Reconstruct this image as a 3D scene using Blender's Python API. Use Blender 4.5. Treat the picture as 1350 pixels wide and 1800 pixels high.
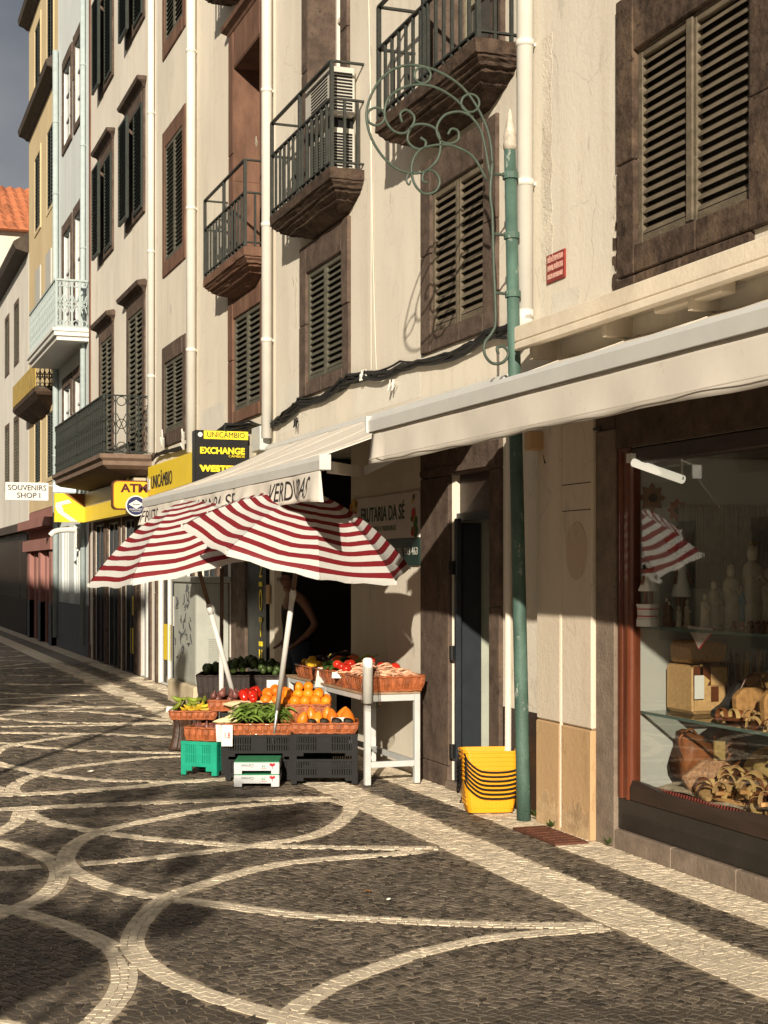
import bpy, bmesh, math, random
import numpy as np
from mathutils import Vector, Matrix
S=bpy.context.scene
for o in list(bpy.data.objects): bpy.data.objects.remove(o)
col=S.collection
random.seed(7); NR=np.random.default_rng(5)
# ---------------------------------------------------------------- camera
F=2600.0; HY=1003.0; CAMH=1.6; W=4.19
TH=math.atan2(945.0,F); sT,cT=math.sin(TH),math.cos(TH)
cam=bpy.data.cameras.new('camera'); co=bpy.data.objects.new('camera',cam); col.objects.link(co); S.camera=co
cam.sensor_fit='VERTICAL'; cam.sensor_height=36.0; cam.lens=F/1800*36.0
cam.shift_y=(HY-900.0)/1800.0
cam.clip_start=.05; cam.clip_end=2000
co.location=(0,0,CAMH); co.rotation_euler=(math.pi/2,0,-TH)
# ---------------------------------------------------------------- world and sun
SUN=Vector((1.0,2.08,-.78)).normalized()
EL=math.asin(-SUN.z); AZ=math.atan2(-SUN.x,-SUN.y)
wd=bpy.data.worlds.new('World'); S.world=wd; wd.use_nodes=True
nt=wd.node_tree; N=nt.nodes; Lk=nt.links; N.clear()
sky=N.new('ShaderNodeTexSky'); sky.sky_type='NISHITA'; sky.sun_disc=False; sky.sun_elevation=EL; sky.sun_rotation=AZ%(2*math.pi)
sky.air_density=1.0; sky.dust_density=1.5
tc=N.new('ShaderNodeTexCoord'); mp=N.new('ShaderNodeMapping'); mp.inputs['Scale'].default_value=(1,1,2.2)
nz=N.new('ShaderNodeTexNoise'); nz.inputs['Scale'].default_value=3.2; nz.inputs['Detail'].default_value=7; nz.inputs['Roughness'].default_value=.55
rp=N.new('ShaderNodeValToRGB'); rp.color_ramp.elements[0].position=.34; rp.color_ramp.elements[1].position=.60
rp.color_ramp.elements[0].color=(2.4,2.5,2.75,1); rp.color_ramp.elements[1].color=(4.4,4.4,4.4,1)
mx=N.new('ShaderNodeMix'); mx.data_type='RGBA'; mx.inputs[0].default_value=.86
bg=N.new('ShaderNodeBackground'); bg.inputs['Strength'].default_value=.05
ou=N.new('ShaderNodeOutputWorld')
Lk.new(tc.outputs['Generated'],mp.inputs[0]); Lk.new(mp.outputs[0],nz.inputs['Vector']); Lk.new(nz.outputs['Fac'],rp.inputs[0])
Lk.new(sky.outputs[0],mx.inputs[6]); Lk.new(rp.outputs[0],mx.inputs[7]); Lk.new(mx.outputs[2],bg.inputs['Color']); Lk.new(bg.outputs[0],ou.inputs[0])
sl=bpy.data.lights.new('sun','SUN'); sl.energy=5.0; sl.angle=math.radians(.6); sl.color=(1,.89,.72)
so=bpy.data.objects.new('sun',sl); col.objects.link(so); so.location=(-8,-16,12); so.rotation_euler=SUN.to_track_quat('-Z','Y').to_euler()
S.view_settings.view_transform='Standard'; S.view_settings.look='None'; S.view_settings.exposure=.50; S.view_settings.gamma=1.0
S.view_settings.use_curve_mapping=False
# ---------------------------------------------------------------- where a ray of the survey meets a plane of the street
def at(u,v,x):                      # plane parallel to the facades
    a=(u-675)/F; d=x/(sT+a*cT); return Vector((x,d*(cT-a*sT),CAMH+(HY-v)/F*d))
def aty(u,v,y):                     # plane across the street
    a=(u-675)/F; d=y/(cT-a*sT); return Vector((d*(sT+a*cT),y,CAMH+(HY-v)/F*d))
def atd(u,v,d):
    a=(u-675)/F; return Vector((d*(sT+a*cT),d*(cT-a*sT),CAMH+(HY-v)/F*d))
# ---------------------------------------------------------------- materials
MATS={}
def srgb(r,g,b):
    f=lambda c:(c/255/12.92 if c/255<=.04045 else ((c/255+.055)/1.055)**2.4)
    return (f(r),f(g),f(b))
def M(name,c,rough=.7,var=.12,scale=6.0,bump=.0,bscale=60.0,metal=0.0,spec=.35,stain=None,stainamt=.0,stretch=(1,1,1),isl=0.0,trans=0.0,orand=0.0,coat=0.0,speck=None,speckamt=0.0,speckscale=14,sub=0.0):
    if name in MATS: return MATS[name]
    m=bpy.data.materials.new(name); m.use_nodes=True; nt=m.node_tree; n=nt.nodes; l=nt.links
    b=n['Principled BSDF']; b.inputs['Roughness'].default_value=rough; b.inputs['Metallic'].default_value=metal
    b.inputs['Specular IOR Level'].default_value=spec; b.inputs['Coat Weight'].default_value=coat
    if sub: b.inputs['Subsurface Weight'].default_value=sub; b.inputs['Subsurface Radius'].default_value=(.01,.005,.003)
    tc=n.new('ShaderNodeTexCoord'); mp=n.new('ShaderNodeMapping'); mp.inputs['Scale'].default_value=stretch
    l.new(tc.outputs['Object'],mp.inputs[0])
    def noise(sc,det=5,ro=.6,vec=mp.outputs[0]):
        k=n.new('ShaderNodeTexNoise'); k.inputs['Scale'].default_value=sc; k.inputs['Detail'].default_value=det; k.inputs['Roughness'].default_value=ro
        l.new(vec,k.inputs['Vector']); return k
    def ramp(src,p0,p1,c0,c1):
        r=n.new('ShaderNodeValToRGB'); e=r.color_ramp.elements; e[0].position=p0; e[1].position=p1; e[0].color=c0; e[1].color=c1; l.new(src,r.inputs[0]); return r
    k=noise(scale); lo=tuple(x*(1-var) for x in c); hi=tuple(min(1,x*(1+var)) for x in c)
    r=ramp(k.outputs['Fac'],.3,.7,(*lo,1),(*hi,1)); cur=r.outputs[0]
    def mixc(fac,colr,blend='MIX'):
        nonlocal cur
        x=n.new('ShaderNodeMix'); x.data_type='RGBA'; x.blend_type=blend
        if isinstance(fac,float): x.inputs[0].default_value=fac
        else: l.new(fac,x.inputs[0])
        l.new(cur,x.inputs[6])
        if isinstance(colr,tuple): x.inputs[7].default_value=(*colr,1)
        else: l.new(colr,x.inputs[7])
        cur=x.outputs[2]
    if stain:
        k2=noise(1.7,8,.7); r2=ramp(k2.outputs['Fac'],.52,.74,(0,0,0,1),(stainamt,)*3+(1,)); mixc(r2.outputs[0],stain)
    if speck:
        k3=noise(speckscale,6,.75); r3=ramp(k3.outputs['Fac'],.6,.66,(0,0,0,1),(speckamt,)*3+(1,)); mixc(r3.outputs[0],speck)
    if isl:
        g=n.new('ShaderNodeNewGeometry'); r4=ramp(g.outputs['Random Per Island'],0,1,((1-isl),)*3+(1,),((1+isl),)*3+(1,)); mixc(1.0,r4.outputs[0],'MULTIPLY')
    if orand:
        oi=n.new('ShaderNodeObjectInfo'); r6=ramp(oi.outputs['Random'],0,1,(1-orand,1-orand*1.3,1-orand,1),(1+orand*.5,1+orand*.6,1+orand*.3,1)); mixc(1.0,r6.outputs[0],'MULTIPLY')
    l.new(cur,b.inputs['Base Color'])
    if bump:
        k5=noise(bscale,4,.65,tc.outputs['Object']); bp=n.new('ShaderNodeBump'); bp.inputs['Strength'].default_value=bump; bp.inputs['Distance'].default_value=.01
        l.new(k5.outputs['Fac'],bp.inputs['Height']); l.new(bp.outputs[0],b.inputs['Normal'])
    if trans:
        t=n.new('ShaderNodeBsdfTranslucent'); l.new(cur,t.inputs[0]); x=n.new('ShaderNodeMixShader'); x.inputs[0].default_value=trans
        l.new(b.outputs[0],x.inputs[1]); l.new(t.outputs[0],x.inputs[2]); l.new(x.outputs[0],n['Material Output'].inputs[0])
    MATS[name]=m; return m
def glassm(name,tint=(.9,.93,.92),refl=1.0,ior=1.5):
    m=bpy.data.materials.new(name); m.use_nodes=True; nt=m.node_tree; n=nt.nodes; l=nt.links; n.remove(n['Principled BSDF'])
    t=n.new('ShaderNodeBsdfTransparent'); t.inputs[0].default_value=(*tint,1); g=n.new('ShaderNodeBsdfGlossy'); g.inputs['Roughness'].default_value=.015
    f=n.new('ShaderNodeFresnel'); gg=n.new('ShaderNodeNewGeometry'); mm=n.new('ShaderNodeMix'); mm.inputs[2].default_value=ior; mm.inputs[3].default_value=1/ior; l.new(gg.outputs['Backfacing'],mm.inputs[0]); l.new(mm.outputs[0],f.inputs[0]); x=n.new('ShaderNodeMixShader')
    l.new(f.outputs[0],x.inputs[0]); l.new(t.outputs[0],x.inputs[1]); l.new(g.outputs[0],x.inputs[2]); l.new(x.outputs[0],n['Material Output'].inputs[0]); return m
def plaster(name,c,amt=.35):
    """lime plaster: blotches, long vertical rain streaks, grime specks, trowel relief"""
    m=M(name,c,.88,.08,1.1,.3,26,spec=.15,stain=tuple(x*.60 for x in c),stainamt=amt*.95,stretch=(1,1,.32),speck=tuple(x*.42 for x in c),speckamt=.34,speckscale=5)
    n=m.node_tree.nodes; l=m.node_tree.links; b=n['Principled BSDF']; tc=[k for k in n if k.type=='TEX_COORD'][0]
    src=b.inputs['Base Color'].links[0].from_socket
    for sc,p0,p1,amt2,k in ((46,.62,.72,.35,.55),(.55,.45,.75,.30,.80),(9,.66,.70,.5,.62)):   # grit, broad discolouring, chipped limewash
        z=n.new('ShaderNodeTexNoise'); z.inputs['Scale'].default_value=sc; z.inputs['Detail'].default_value=6; z.inputs['Roughness'].default_value=.7; l.new(tc.outputs['Object'],z.inputs['Vector'])
        r=n.new('ShaderNodeValToRGB'); r.color_ramp.elements[0].position=p0; r.color_ramp.elements[1].position=p1; r.color_ramp.elements[0].color=(0,0,0,1); r.color_ramp.elements[1].color=(amt2,)*3+(1,); l.new(z.outputs['Fac'],r.inputs[0])
        x=n.new('ShaderNodeMix'); x.data_type='RGBA'; l.new(r.outputs[0],x.inputs[0]); l.new(src,x.inputs[6]); x.inputs[7].default_value=(*[q*k for q in c],1); src=x.outputs[2]
    mp2=n.new('ShaderNodeMapping'); mp2.inputs['Scale'].default_value=(3,7,.35); l.new(tc.outputs['Object'],mp2.inputs[0])
    def over(fac,colr):
        nonlocal src
        x=n.new('ShaderNodeMix'); x.data_type='RGBA'; l.new(fac,x.inputs[0]); l.new(src,x.inputs[6]); x.inputs[7].default_value=(*colr,1); src=x.outputs[2]
    def rmp(s,p0,p1,a):
        r=n.new('ShaderNodeValToRGB'); r.color_ramp.elements[0].position=p0; r.color_ramp.elements[1].position=p1; r.color_ramp.elements[0].color=(a[0],)*3+(1,); r.color_ramp.elements[1].color=(a[1],)*3+(1,); l.new(s,r.inputs[0]); return r.outputs[0]
    z=n.new('ShaderNodeTexNoise'); z.inputs['Scale'].default_value=1.0; z.inputs['Detail'].default_value=5; l.new(mp2.outputs[0],z.inputs['Vector']); over(rmp(z.outputs['Fac'],.52,.72,(0,.27)),tuple(q*w for q,w in zip(c,(.72,.64,.55))))   # rain streaks
    dz=n.new('ShaderNodeTexNoise'); dz.inputs['Scale'].default_value=2.2; dz.inputs['Detail'].default_value=6; l.new(tc.outputs['Object'],dz.inputs['Vector'])
    mxv=n.new('ShaderNodeMix'); mxv.data_type='VECTOR'; mxv.inputs[0].default_value=.22; l.new(tc.outputs['Object'],mxv.inputs[4]); l.new(dz.outputs['Color'],mxv.inputs[5])
    vo=n.new('ShaderNodeTexVoronoi'); vo.feature='DISTANCE_TO_EDGE'; vo.inputs['Scale'].default_value=1.6; l.new(mxv.outputs[1],vo.inputs['Vector'])
    mk=n.new('ShaderNodeMath'); mk.operation='MULTIPLY'; l.new(rmp(vo.outputs['Distance'],.001,.006,(.42,0)),mk.inputs[0]); l.new(rmp(dz.outputs['Fac'],.50,.60,(0,1)),mk.inputs[1]); over(mk.outputs[0],tuple(q*.35 for q in c))   # hairline cracks
    l.new(src,b.inputs['Base Color'])
    return m
cream=plaster('cream_plaster',(.68,.625,.53)); cream2=plaster('warm_cream_plaster',(.72,.655,.545),.3); pinkish=plaster('blush_plaster',(.71,.655,.57),.22)
paleblue=plaster('pale_blue_plaster',(.62,.66,.66),.2); yellowp=plaster('ochre_plaster',(.60,.48,.29),.35); whitep=plaster('white_plaster',(.66,.63,.57),.35)
pinkp=plaster('pink_plaster',(.30,.15,.13),.25); tanp=plaster('tan_plaster',(.50,.33,.18),.5); greyb=plaster('grey_blue_base',(.16,.18,.21),.3)
darkbase=M('dark_painted_base',(.028,.018,.014),.6,.3,5,.2,30)
basalt=M('brown_basalt',(.095,.068,.053),.9,.38,9,.8,45,spec=.2,stain=(.23,.16,.11),stainamt=.5,speck=(.02,.015,.012),speckamt=.8,speckscale=22)
redst=M('red_brown_stone',(.145,.078,.053),.9,.3,6,.6,45,spec=.2,stain=(.27,.17,.11),stainamt=.5,stretch=(1,1,.4))
darkst=M('weathered_volcanic_stone',(.064,.044,.033),.95,.5,14,1.0,30,spec=.15,stain=(.19,.13,.085),stainamt=.75,speck=(.015,.01,.008),speckamt=.8,speckscale=18)
plinth=M('grey_brown_plinth_stone',(.20,.155,.12),.9,.25,8,.6,50,spec=.2,speck=(.08,.06,.05),speckamt=.5,speckscale=30)
shut=M('weathered_shutter_wood',(.125,.10,.068),.75,.3,20,.5,60,stretch=(1,.25,1),speck=(.30,.26,.20),speckamt=.4,speckscale=25)
shutg=M('faded_green_shutter',(.085,.08,.058),.7,.25,14,.3,60,speck=(.25,.24,.2),speckamt=.3,speckscale=30)
shutdk=M('dark_green_shutter',(.022,.028,.022),.55,.3,12,.2,50)
ironb=M('black_iron',(.022,.026,.022),.5,.3,20,.3,80,metal=.2,speck=(.10,.07,.04),speckamt=.3,speckscale=25)
irong=M('green_grey_iron',(.03,.032,.027),.55,.3,18,.3,80,metal=.1,speck=(.16,.09,.05),speckamt=.5,speckscale=20)
ironp=M('pale_blue_iron',(.36,.42,.42),.6,.1,10,.1,80,speck=(.35,.25,.15),speckamt=.4,speckscale=20)
greenpole=M('worn_green_paint',(.062,.115,.092),.55,.3,8,.4,60,speck=(.36,.38,.33),speckamt=.8,speckscale=13,stain=(.035,.06,.05),stainamt=.7,stretch=(1,1,.5))
whitepipe=M('white_pvc',(.62,.60,.55),.4,.05,4)
awncl=M('cream_awning_canvas',(.66,.61,.54),.85,.07,2.5,.12,160,spec=.15,stain=(.45,.38,.30),stainamt=.25,trans=.03,speck=(.35,.3,.25),speckamt=.22,speckscale=11)
alum=M('white_aluminium',(.60,.60,.575),.4,.05,5,metal=.1)
wood=M('varnished_wood',(.125,.034,.015),.32,.35,9,.2,40,stretch=(1,1,.15),coat=.3)
dkwood=M('dark_stained_wood',(.035,.022,.016),.45,.3,9,.25,40,stretch=(1,.2,1))
blackp=M('black_plastic',(.009,.009,.009),.55,.2,10,.1,90,spec=.18)
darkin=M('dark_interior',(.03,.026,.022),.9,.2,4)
charc=M('charcoal_metal',(.03,.036,.042),.4,.15,8,metal=.2)
whitepaint=M('white_painted_metal',(.50,.51,.50),.45,.08,8,.05,60,speck=(.4,.33,.25),speckamt=.2,speckscale=16)
cable=M('black_cable',(.014,.013,.012),.6,.2,10)
winglass=glassm('shop_glass',(.95,.96,.95),1,1.52); paneg=M('dim_window_pane',(.05,.055,.055),.06,.1,3,spec=.8)
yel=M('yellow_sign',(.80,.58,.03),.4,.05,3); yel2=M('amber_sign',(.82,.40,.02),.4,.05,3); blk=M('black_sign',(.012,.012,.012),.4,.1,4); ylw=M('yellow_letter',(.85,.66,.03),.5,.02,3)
wht=M('white_sign',(.64,.63,.59),.5,.03,4); ink=M('dark_ink',(.02,.017,.02),.6,.05,4); navy=M('navy_blue',(.02,.025,.10),.4,.05,3); redp=M('oxblood_plaque',(.23,.03,.025),.5,.15,10); pinkl=M('faded_pink_letter',(.62,.36,.30),.6,.1,20)
# ---------------------------------------------------------------- mesh building
class MB:
    def __init__(s): s.v=[]; s.f=[]; s.uv=None
    def add(s,vs,fs):
        k=len(s.v); s.v+= [tuple(p) for p in vs]; s.f+=[tuple(i+k for i in q) for q in fs]; return s
    def box(s,x0,x1,y0,y1,z0,z1):
        return s.add([(x0,y0,z0),(x1,y0,z0),(x1,y1,z0),(x0,y1,z0),(x0,y0,z1),(x1,y0,z1),(x1,y1,z1),(x0,y1,z1)],
            [(0,3,2,1),(4,5,6,7),(0,1,5,4),(1,2,6,5),(2,3,7,6),(3,0,4,7)])
    def loft(s,rings,closed=True,cap=True):
        k=len(rings[0]); vs=[p for r in rings for p in r]; fs=[]
        for i in range(len(rings)-1):
            for j in range(k if closed else k-1):
                a=i*k+j; b=i*k+(j+1)%k; fs.append((a,b,b+k,a+k))
        if cap and closed: fs.append(tuple(range(k))[::-1]); fs.append(tuple(range((len(rings)-1)*k,len(rings)*k)))
        return s.add(vs,fs)
    def tube(s,pts,r,n=8,cap=True,closed=False):
        P=[Vector(p) for p in pts]; rs=r if isinstance(r,(list,tuple)) else [r]*len(P); rings=[]; up=None
        for i,p in enumerate(P):
            if closed: t=P[(i+1)%len(P)]-P[i-1]
            else: t=(P[min(i+1,len(P)-1)]-P[max(i-1,0)])
            t=t.normalized() if t.length>1e-9 else Vector((0,0,1))
            if up is None: up=Vector((0,0,1)) if abs(t.z)<.9 else Vector((1,0,0))
            a=t.cross(up); a=a.normalized() if a.length>1e-6 else t.orthogonal().normalized(); b=a.cross(t).normalized(); up=b
            rings.append([p+rs[i]*(math.cos(2*math.pi*j/n)*a+math.sin(2*math.pi*j/n)*b) for j in range(n)])
        if closed: rings.append(rings[0]); cap=False
        return s.loft(rings,True,cap)
    def lathe(s,prof,c=(0,0,0),n=16,ax=None,sx=1.0,sy=1.0):
        c=Vector(c); q=Vector((0,0,1)).rotation_difference(Vector(ax)) if ax is not None else None; rings=[]
        for r,z in prof:
            ring=[Vector((max(r,1e-4)*sx*math.cos(2*math.pi*j/n),max(r,1e-4)*sy*math.sin(2*math.pi*j/n),z)) for j in range(n)]
            rings.append([c+((q@p) if q else p) for p in ring])
        return s.loft(rings)
    def beam(s,a,b,w,h,up=(0,0,1)):
        a=Vector(a); b=Vector(b); t=(b-a).normalized(); u=Vector(up); x=t.cross(u).normalized()*w/2; y=x.cross(t).normalized()*h/2
        return s.loft([[p-x-y,p+x-y,p+x+y,p-x+y] for p in (a,b)])
    def quad(s,a,b,c,d): return s.add([a,b,c,d],[(0,1,2,3)])
    def prism(s,poly,axis,a,b):
        """poly of 2D points extruded along axis ('x','y','z') from a to b"""
        def P(p,t): return {'x':(t,p[0],p[1]),'y':(p[0],t,p[1]),'z':(p[0],p[1],t)}[axis]
        return s.loft([[P(p,a) for p in poly],[P(p,b) for p in poly]])
    def xf(s,mat):
        s.v=[tuple(mat@Vector(p)) for p in s.v]; return s
OFF={}
def build(mb,name,mat,parent=None,smooth=False,bev=0.0,world=True,kind=None,mesh=None):
    if mesh is None:
        me=bpy.data.meshes.new(name); me.from_pydata(mb.v,[],mb.f)
        b=bmesh.new(); b.from_mesh(me); bmesh.ops.recalc_face_normals(b,faces=b.faces)
        if bev: bmesh.ops.bevel(b,geom=list(b.edges),offset=bev,segments=1,affect='EDGES',clamp_overlap=True)
        b.to_mesh(me); b.free()
        if smooth: me.polygons.foreach_set('use_smooth',[True]*len(me.polygons))
        for mm in (mat if isinstance(mat,(list,tuple)) else [mat]): me.materials.append(mm)
    else: me=mesh
    o=bpy.data.objects.new(name,me); col.objects.link(o); OFF[o]=Vector((0,0,0))
    if parent is not None:
        o.parent=parent
        if world: o.location=-OFF[parent]
        else: OFF[o]=Vector((0,0,0))
    if kind: o['kind']=kind
    return o
def tag(o,label=None,cat=None,group=None,kind=None):
    if label: o['label']=label
    if cat: o['category']=cat
    if group: o['group']=group
    if kind: o['kind']=kind
    return o
def thing(name,label,cat,loc=(0,0,0),rz=0,group=None):
    o=bpy.data.objects.new(name,None); col.objects.link(o); o.location=loc; o.rotation_euler=(0,0,rz); o.empty_display_size=.1
    OFF[o]=Vector(loc); return tag(o,label,cat,group)
def copy_tree(o,parent=None,loc=None,rz=None,label=None):
    c=o.copy(); col.objects.link(c); OFF[c]=OFF.get(o,Vector())
    if parent is not None: c.parent=parent
    if loc is not None: c.location=loc
    if rz is not None: c.rotation_euler=(0,0,rz)
    if label: c['label']=label
    for ch in list(o.children): copy_tree(ch,c)
    return c
def box(name,mat,parent,x0,x1,y0,y1,z0,z1,bev=0.0,kind=None): return build(MB().box(x0,x1,y0,y1,z0,z1),name,mat,parent,bev=bev,kind=kind)
def text(s,mat,parent,loc,size,face='y',name='lettering',w=None,extr=.003,shear=0.0,spacing=1.0,bold=0.0):
    """real lettering; face 'y' reads from the camera's end of the street, 'x' reads from across the street"""
    cu=bpy.data.curves.new(name,'FONT'); cu.body=s; cu.size=size; cu.extrude=extr; cu.align_x='CENTER'; cu.align_y='CENTER'; cu.shear=shear; cu.space_character=spacing; cu.offset=bold; cu.resolution_u=3
    t=bpy.data.objects.new('tmp',cu); me=bpy.data.meshes.new_from_object(t); bpy.data.objects.remove(t)
    me.name=name
    vs=np.array([v.co[:] for v in me.vertices])
    k=1.0
    if w: k=w/max(1e-6,(vs[:,0].max()-vs[:,0].min()))
    out=np.empty_like(vs)
    if face=='y': out[:,0]=vs[:,0]*k+loc[0]; out[:,1]=-vs[:,2]+loc[1]; out[:,2]=vs[:,1]+loc[2]
    else: out[:,0]=-vs[:,2]+loc[0]; out[:,1]=-vs[:,0]*k+loc[1]; out[:,2]=vs[:,1]+loc[2]
    me.vertices.foreach_set('co',out.ravel()); me.update(); me.materials.clear(); me.materials.append(mat)
    o=bpy.data.objects.new(name,me); col.objects.link(o); OFF[o]=Vector()
    if parent is not None: o.parent=parent; o.location=-OFF[parent]
    return o
def arc(c,r,a0,a1,n=16,plane='xz'):
    P=[]
    for i in range(n+1):
        t=a0+(a1-a0)*i/n; rr=r[0]+(r[1]-r[0])*i/n if isinstance(r,tuple) else r
        p,q=rr*math.cos(t),rr*math.sin(t)
        P.append(Vector((c[0]+p,c[1],c[2]+q)) if plane=='xz' else Vector((c[0],c[1]+p,c[2]+q)))
    return P
# ================================================================ pavement
mortar=M('sandy_mortar',(.30,.24,.17),.95,.3,9,.6,90,spec=.1,speck=(.05,.04,.03),speckamt=.6,speckscale=24)
wstone=M('white_limestone_sett',(.63,.54,.41),.8,.14,5,.5,120,spec=.25,isl=.20,speck=(.20,.15,.10),speckamt=.45,speckscale=26,stain=(.34,.26,.18),stainamt=.45)
dstone=M('dark_basalt_sett',(.098,.079,.060),.62,.40,1.2,.5,120,spec=.4,isl=.62,speck=(.15,.115,.08),speckamt=.35,speckscale=22,stain=(.10,.075,.05),stainamt=.7)
pave=build(MB().add([(-90,-90,0),(130,-90,0),(130,300,0),(-90,300,0)],[(0,1,2,3)]),'pavement',mortar); tag(pave,kind='structure')
CUR=[(.12,[[3.1,7.86],[2.91,7.82],[2.24,7.77],[1.69,7.38],[1.45,7.11],[1.27,6.73],[1.15,6.32],[1.15,5.97],[1.22,5.62],[1.35,5.31],[1.48,5.09],[1.75,4.75],[2.2,4.4],[3.2,4.1]]),
(.12,[[3.19,9.82],[2.7,9.8],[2.26,9.69],[1.89,9.45],[1.53,9.18],[1.3,8.84],[1.16,8.41],[1.13,8.07],[1.18,7.72],[1.28,7.42],[1.43,7.19],[1.74,6.84],[1.96,6.6],[2.36,6.33],[2.72,6.12],[3.2,5.92]]),
(.12,[[3.2,9.85],[3.2,9.45],[2.93,8.89],[2.62,8.51],[2.22,8.33],[1.81,8.21],[1.41,8.15],[1.21,8.14]]),
(.12,[[1.11,10.05],[1.2,9.58],[1.4,9.17],[1.66,8.81],[1.98,8.51],[2.22,8.33],[2.97,7.98],[3.2,7.9]]),
(.11,[[1.3,4.8],[1.48,5.09],[1.59,5.24],[1.76,5.42],[1.96,5.57],[2.3,5.78],[2.62,5.88],[2.9,5.89],[3.2,5.86]]),
(.17,[[-1.2,10.85],[1.03,10.82],[1.43,10.81],[1.74,10.85],[2.07,10.92],[2.29,11.02],[2.5,11.05],[3.2,11.1]]),
(.17,[[-1.2,10.2],[0.96,10.17],[1.53,10.15],[2.25,10.09],[2.81,10.0],[3.21,9.9]]),
(.12,[[3.2,12.6],[2.78,12.58],[2.38,12.54],[2.0,12.33],[1.72,12.19],[1.54,11.99],[1.43,11.85],[1.28,11.57],[1.18,11.28],[1.14,11.07],[1.14,10.85]]),
(.12,[[1.12,13.0],[1.19,12.58],[1.3,12.26],[1.45,11.89],[1.59,11.62],[1.82,11.35],[2.12,11.16],[2.29,11.04]]),
(.12,[[1.15,14.6],[1.34,14.15],[1.49,13.85],[1.81,13.45],[2.11,13.17],[2.82,12.75],[3.2,12.65]]),
(.12,[[1.13,12.9],[1.29,13.58],[1.45,13.93],[1.74,14.19],[2.05,14.46],[2.26,14.61]]),
(.14,[[1.0,15.1],[1.42,15.0],[1.95,14.74],[2.32,14.56],[2.58,14.34],[2.91,14.02],[3.2,13.7]]),
(.12,[[.9,15.65],[1.48,15.58],[2.04,15.45],[2.61,15.36],[3.2,15.26]]),
(.12,[[1.2,17.2],[1.56,16.45],[1.88,15.96],[2.36,15.63],[2.71,15.51],[3.2,15.4]])]
FAR=[[[.9,17.4],[1.64,17.33],[2.33,17.05],[2.69,16.74],[3.05,16.12],[3.22,15.6]],[[1.2,16.1],[1.59,16.74],[1.93,17.05],[2.45,17.32],[3.22,17.32]],[[1.2,18.8],[1.72,18.17],[2.34,17.71],[2.8,17.42],[3.2,17.35]],
[[1.2,20.6],[1.89,19.87],[2.3,19.52],[2.72,19.21],[3.2,19.03]],[[1.1,18.3],[1.79,18.87],[2.25,19.04],[2.71,19.17]],[[1.2,22.3],[2.04,21.5],[2.58,21.03],[3.22,20.98]],[[1.2,23.9],[2.21,23.27],[3.2,22.69]],[[1.2,24.8],[3.2,24.8]],[[1.4,24.2],[2.41,25.35],[3.2,26.3]],[[1.4,27.6],[2.56,26.96],[3.2,26.67]],[[1.4,26.8],[2.66,27.98],[3.2,28.48]],[[1.4,31.6],[2.86,30.17],[3.2,29.8]],[[1.2,34],[3.2,32]],[[1.2,33],[3.2,35]],[[1.2,38],[3.2,37]]]
CUR=[(w*.9,p) for w,p in CUR]; CUR+=[(.12,p) for p in FAR]
CUR+=[(w,[[2.2-x,y] for x,y in P]) for w,P in CUR if not any(x<0 for x,y in P)]
def smooth_line(P,ds):
    P=np.array(P,float); Q=np.vstack([2*P[0]-P[1],P,2*P[-1]-P[-2]]); out=[]
    for i in range(1,len(Q)-2):
        p0,p1,p2,p3=Q[i-1:i+3]; n=max(2,int(np.linalg.norm(p2-p1)/.01))
        for t in np.arange(n)/n: out.append(.5*(2*p1+(p2-p0)*t+(2*p0-5*p1+4*p2-p3)*t*t+(3*p1-p0-3*p2+p3)*t**3))
    out.append(P[-1]); out=np.array(out); L=np.r_[0,np.cumsum(np.linalg.norm(np.diff(out,axis=0),axis=1))]
    k=max(2,int(L[-1]/ds)); s=np.linspace(0,L[-1],k+1)
    return np.c_[np.interp(s,L,out[:,0]),np.interp(s,L,out[:,1])]
stones=[]  # (quad 4x2, white?)
bandpts=[]; bandw=[]
def near_band(c,upto=None,grow=0.0):
    """is each centre of c inside a band laid so far"""
    if not bandpts: return np.zeros(len(c),bool)
    A=np.vstack(bandpts); Wd=np.concatenate(bandw); r=np.zeros(len(c),bool)
    for i in range(0,len(c),400):
        cc=c[i:i+400]; y0,y1=cc[:,1].min()-.3,cc[:,1].max()+.3; k=(A[:,1]>y0)&(A[:,1]<y1)
        if not k.any(): continue
        d=np.hypot(cc[:,None,0]-A[None,k,0],cc[:,None,1]-A[None,k,1]); r[i:i+400]=(d<Wd[None,k]/2+grow).any(1)
    return r
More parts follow.
